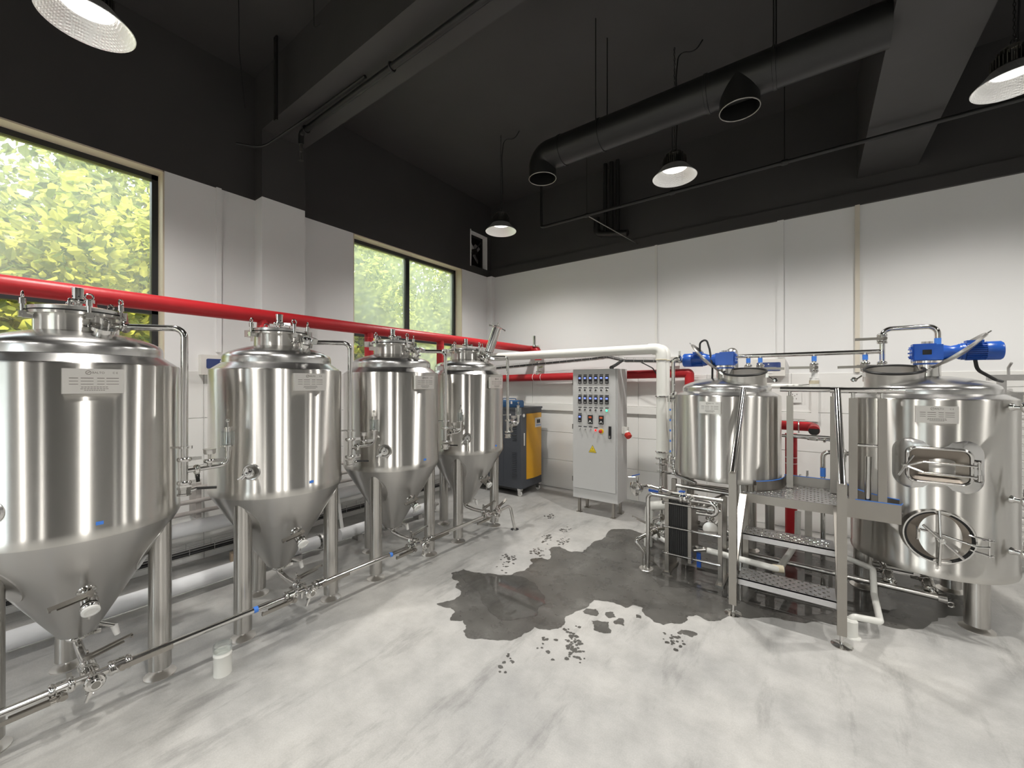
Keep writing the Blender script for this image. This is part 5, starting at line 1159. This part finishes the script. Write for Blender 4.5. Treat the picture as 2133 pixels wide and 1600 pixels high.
b = MB()
for k in range(22):
    z = .1+.07*k
    for s in (-1, 1): b.cyl((1.30, 5.38, z), (2.55, 5.38, min(1.64, max(.06, z+s*.5))), .0022, n=4)
b.obj('wire_mesh', 'galvanised', gt, kind='stuff')
MB().tube([(1.36, 5.33, 1.68), (1.36, 5.33, 1.74), (1.37, 5.30, 1.78)], .010, n=8).obj('hook', 'galvanised', gt)

# ------------------------------------------------------------------ wet floor
CO, SI = .806, .592
def smooth_closed(P, it=2, jit=.0, seed=3):
    rnd = random.Random(seed)
    for _ in range(it):
        Q = []
        for i in range(len(P)):
            a, b_ = V(P[i]), V(P[(i+1) % len(P)]); m_ = (a+b_)/2; L = (b_-a).length; nrm = V((-(b_-a).y, (b_-a).x))
            Q += [tuple(a), tuple(m_+nrm*rnd.uniform(-jit, jit))]
        P = Q
    return P
def film(name, P, m, z, label, cat, jit=.22, it=4, seed=3, group=None):
    """thin irregular sheet of water lying on the floor"""
    from mathutils.geometry import tessellate_polygon
    P = smooth_closed([tuple(p) for p in P], it, jit, seed); n = len(P)
    tri = tessellate_polygon([[V((x, y, 0)) for x, y in P]])
    b = MB(); vs_ = [(x, y, z) for x, y in P]; fs = []
    for t in tri:
        a, c_, d_ = (V(vs_[i]) for i in t)
        fs.append(tuple(t) if (c_-a).cross(d_-a).z > 0 else tuple(reversed(t)))
    b.add(vs_, fs); o = b.obj(name, m, None, smooth=False); tag(o, label, cat, group); return o
PUD = [(-2.453,2.474),(-2.423,2.587),(-2.307,2.599),(-2.133,2.681),(-2.035,2.728),(-2.013,2.832),(-1.979,2.95),(-2.062,3.086),(-2.002,3.193),(-1.935,3.18),(-2.048,3.381),(-2.0,3.511),(-1.838,3.467),(-1.753,3.529),(-1.763,3.685),(-1.781,3.832),(-1.732,4.015),(-1.771,4.167),(-1.749,4.29),(-1.623,4.382),(-1.529,4.363),(-1.388,4.296),
       (-1.1,4.7),(-.4,4.75),(.3,4.7),(.9,4.75),(1.0,4.4),(.76,4.05),(.55,3.70),(.28,3.60),(.02,3.42),(-.25,3.28),
       (-.44,3.176),(-.494,3.058),(-.566,3.001),(-.642,3.031),(-.683,2.985),(-.695,2.866),(-.791,2.773),(-.853,2.772),(-.92,2.815),(-.971,2.901),(-1.038,2.897),(-1.07,2.827),(-1.172,2.844),(-1.298,2.792),(-1.297,2.661),(-1.341,2.53),(-1.363,2.478),(-1.326,2.38),(-1.369,2.28),(-1.47,2.248),(-1.484,2.158),(-1.492,2.082),(-1.538,2.028),(-1.619,1.972),(-1.702,1.918),(-1.768,1.909),(-1.844,1.999),(-1.898,2.027),(-1.964,1.974),(-2.012,2.061),(-2.078,2.088),(-2.198,2.064),(-2.139,2.174),(-2.155,2.275),(-2.257,2.32),(-2.294,2.403),(-2.403,2.433)]
film('damp_patch', PUD, 'damp_concrete', .0012, 'large dark wet patch on the concrete floor reaching under the steps', 'wet patch', .16, 3)
POOL = [(-2.38,2.49),(-2.34,2.54),(-2.12,2.64),(-1.98,2.76),(-1.814,2.75),(-1.681,2.66),(-1.557,2.53),(-1.53,2.36),(-1.62,2.24),(-1.72,2.18),(-1.86,2.24),(-2.0,2.33),(-2.15,2.40),(-2.277,2.44)]
film('puddle', POOL, 'wet_concrete', .0024, 'shallow mirror-like puddle at the left end of the wet patch', 'puddle', .12, 3, 5)
film('puddle', [(-.95,3.30),(-.70,3.44),(-.30,3.40),(.05,3.55),(.28,3.75),(.50,4.0),(.45,4.3),(-.5,4.4),(-1.0,4.2),(-1.2,3.8),(-1.08,3.5)], 'wet_concrete', .0024, 'wide shallow puddle under the heat exchanger and platform', 'puddle', .16, 4, 9)
SPOTS = [(-1.113,2.515,.085,'largest separate damp spot, in front of the wet patch'), (-1.239,2.629,.06,'damp spot almost touching the front edge of the wet patch'), (-1.126,2.676,.05,'small damp spot squeezed behind the largest separate one'),
         (-1.04,2.64,.05,'damp spot right of the largest separate one'), (-.632,2.784,.055,'damp spot lying before the left foot of the steps'), (-.96,2.78,.03,'tiny damp spot in the front bay of the wet patch')]
for k, (x, y, r_, lb) in enumerate(SPOTS):
    rnd = random.Random(40+k); P = [(x+r_*rnd.uniform(.5,1.15)*math.cos(2*math.pi*i/9), y+r_*rnd.uniform(.5,1.15)*math.sin(2*math.pi*i/9)) for i in range(9)]
    film('water_spot', P, 'damp_concrete', .0012, lb, 'water spot', .2, 3, k, 'damp spots round the wet patch')
FEET = [(-2.537,4.242,'farthest wet footprint, in front of the control cabinet'), (-2.172,3.95,'wet footprint second from the control cabinet'), (-2.214,3.608,'wet footprint left in the middle of the trail to the cabinet'), (-2.028,3.64,'wet footprint right in the middle of the trail to the cabinet'),
        (-2.238,2.999,'dark wet footprint at the left of the wet patch, towards the tanks'), (-2.092,3.28,'wet footprint at the back left edge of the wet patch'), (-2.191,2.832,'faint wet footprint nearest the mirror-like puddle'),
        (-1.152,2.182,'wet footprint nearest the camera, in front of the patch'), (-1.196,2.309,'dark wet footprint between the nearest one and the largest damp spot'), (-.69,2.651,'wet footprint in front of the steps'), (-1.312,2.156,'faint smear of a footprint left of the nearest one'), (-1.40,1.86,'few scattered wet specks nearest the bottom of the picture')]
for k, (x, y, lb) in enumerate(FEET):
    rnd = random.Random(70+k); b = MB(); an = rnd.uniform(-.4, .4)+2.2; c_, s_ = math.cos(an), math.sin(an)
    for q in range(9 if k in (6, 10, 11) else 26):
        u, w = rnd.gauss(0, .055), rnd.gauss(0, .03); px_, py_ = x+u*c_-w*s_, y+u*s_+w*c_; rr = rnd.uniform(.006, .016)
        b.add([(px_+rr*rnd.uniform(.6,1.3)*math.cos(i*1.047), py_+rr*rnd.uniform(.6,1.3)*math.sin(i*1.047), .0010+.00001*q) for i in range(6)], [(0,1,2,3,4,5)])
    o = tag(b.obj('wet_footprint', 'damp_concrete', None, smooth=False), lb, 'footprint', 'wet footprints by the puddle'); o['kind'] = 'stuff'

# ------------------------------------------------------------------ outside: ground and trees
gd = MB().bx(-30, -30, -.35, XL-WT-.02, 30, -.25).bx(XL-WT-.02, -30, -.35, 30, YF-WT-.02, -.25).obj('outside_ground', 'soil', None, smooth=False); gd['kind'] = 'structure'
def tree(x, y, zc, rx, rz, n, leaf, m, label, seed, trunk=True):
    rnd = random.Random(seed); t = thing('garden_tree', label, 'tree', (x, y, -.25), 'trees outside the windows')
    vs_, fs = [], []
    blobs = [(x+rnd.gauss(0, rx*.45), y+rnd.gauss(0, rx*.45), zc+rnd.gauss(0, rz*.42), rnd.uniform(.28, .55)*rx) for _ in range(26)]
    for i in range(n):
        bx_, by_, bz_, br_ = rnd.choice(blobs); d = V((rnd.gauss(0,1), rnd.gauss(0,1), rnd.gauss(0,1))).normalized()*br_*(rnd.random()**.4)
        c = V((bx_, by_, bz_))+d
        a = V((rnd.gauss(0,1), rnd.gauss(0,1), rnd.gauss(-.3,.6))).normalized(); nn = V((rnd.gauss(.3,.7), rnd.gauss(0,.7), rnd.gauss(.6,.6))).normalized()
        s = a.cross(nn).normalized(); L = leaf*rnd.uniform(.6, 1.3); W = L*rnd.uniform(.26, .42); k = len(vs_)
        if c.x > XL-WT-.12: continue
        up = a.cross(s)*(.12*L)
        vs_ += [c-a*L*.5, c-a*L*.1+s*W+up, c+a*L*.25+s*W*.8+up, c+a*L*.5, c+a*L*.25-s*W*.8+up, c-a*L*.1-s*W+up]
        fs += [(k, k+1, k+2, k+3), (k, k+3, k+4, k+5)]
    MB().add(vs_, fs).obj('foliage', m, t, smooth=False)
    b = MB(); b.tube([(x, y, -.3), (x+.05, y+.04, zc*.5), (x, y, zc)], [.09, .07, .04], n=8)
    for k in range(9):
        q = blobs[k]; p0 = V((x, y, zc*rnd.uniform(.35, .9))); b.tube([p0, (p0+V(q[:3]))/2+V((0,0,.1)), V(q[:3])], [.03, .02, .008], n=6)
    b.obj('trunk', 'bark', t)
T = [(-6.9, .55, 2.35, 1.05, 1.1, 6500, .12, 'leaf_yellow_green', 'bright yellow-green tree close outside the near window'),
     (-6.15, .45, 1.80, .62, .55, 2600, .13, 'leaf_yellow_green', 'low sunlit bush seen under the red pipe in the near window'),
     (-7.6, 1.9, 2.9, 1.1, 1.4, 6000, .11, 'leaf_yellow_green', 'sunlit light green tree at the right of the near window'),
     (-8.2, -.9, 2.8, 1.3, 1.5, 5500, .12, 'leaf_mid_green', 'mid green tree at the left edge of the near window'),
     (-10.0, 1.2, 4.4, 1.9, 2.0, 6000, .13, 'leaf_mid_green', 'taller darker tree behind, seen high in the near window'),
     (-5.9, 3.55, 1.55, .55, 1.0, 2600, .13, 'leaf_yellow_green', 'leafy creeper with large leaves at the lower left of the far window'),
     (-7.2, 4.9, 2.7, 1.2, 1.4, 6500, .11, 'leaf_pale_green', 'pale green tree filling the left pane of the far window'),
     (-7.6, 7.4, 2.9, 1.4, 1.5, 6000, .11, 'leaf_pale_green', 'pale green tree filling the right pane of the far window'),
     (-10.5, 6.0, 4.0, 2.0, 2.0, 5000, .13, 'leaf_mid_green', 'darker green tree standing farther behind the far window'),
     (-9.6, 5.4, 3.6, 1.5, 1.9, 6500, .12, 'leaf_mid_green', 'dense dark tree in the second row behind the left pane of the far window'),
     (-9.8, 9.2, 3.6, 1.7, 1.9, 6500, .12, 'leaf_mid_green', 'dense dark tree in the second row behind the right pane of the far window'),
     (-13.0, 9.0, 4.8, 2.6, 2.6, 7000, .17, 'leaf_mid_green', 'tall broad tree farthest away, topping the far window'),
     (-13.0, 2.6, 4.2, 2.2, 2.3, 4500, .17, 'leaf_mid_green', 'tall broad tree farthest away, at the right of the near window'),
     (-7.5, -3.6, 2.8, 1.5, 1.6, 4500, .12, 'leaf_mid_green', 'tree outside the window behind the viewer')]
for k, a in enumerate(T): tree(*a[:8], a[8], 100+k)

for o in bpy.data.objects:
    if o.get('_w') is not None: del o['_w']
bpy.context.view_layer.update()
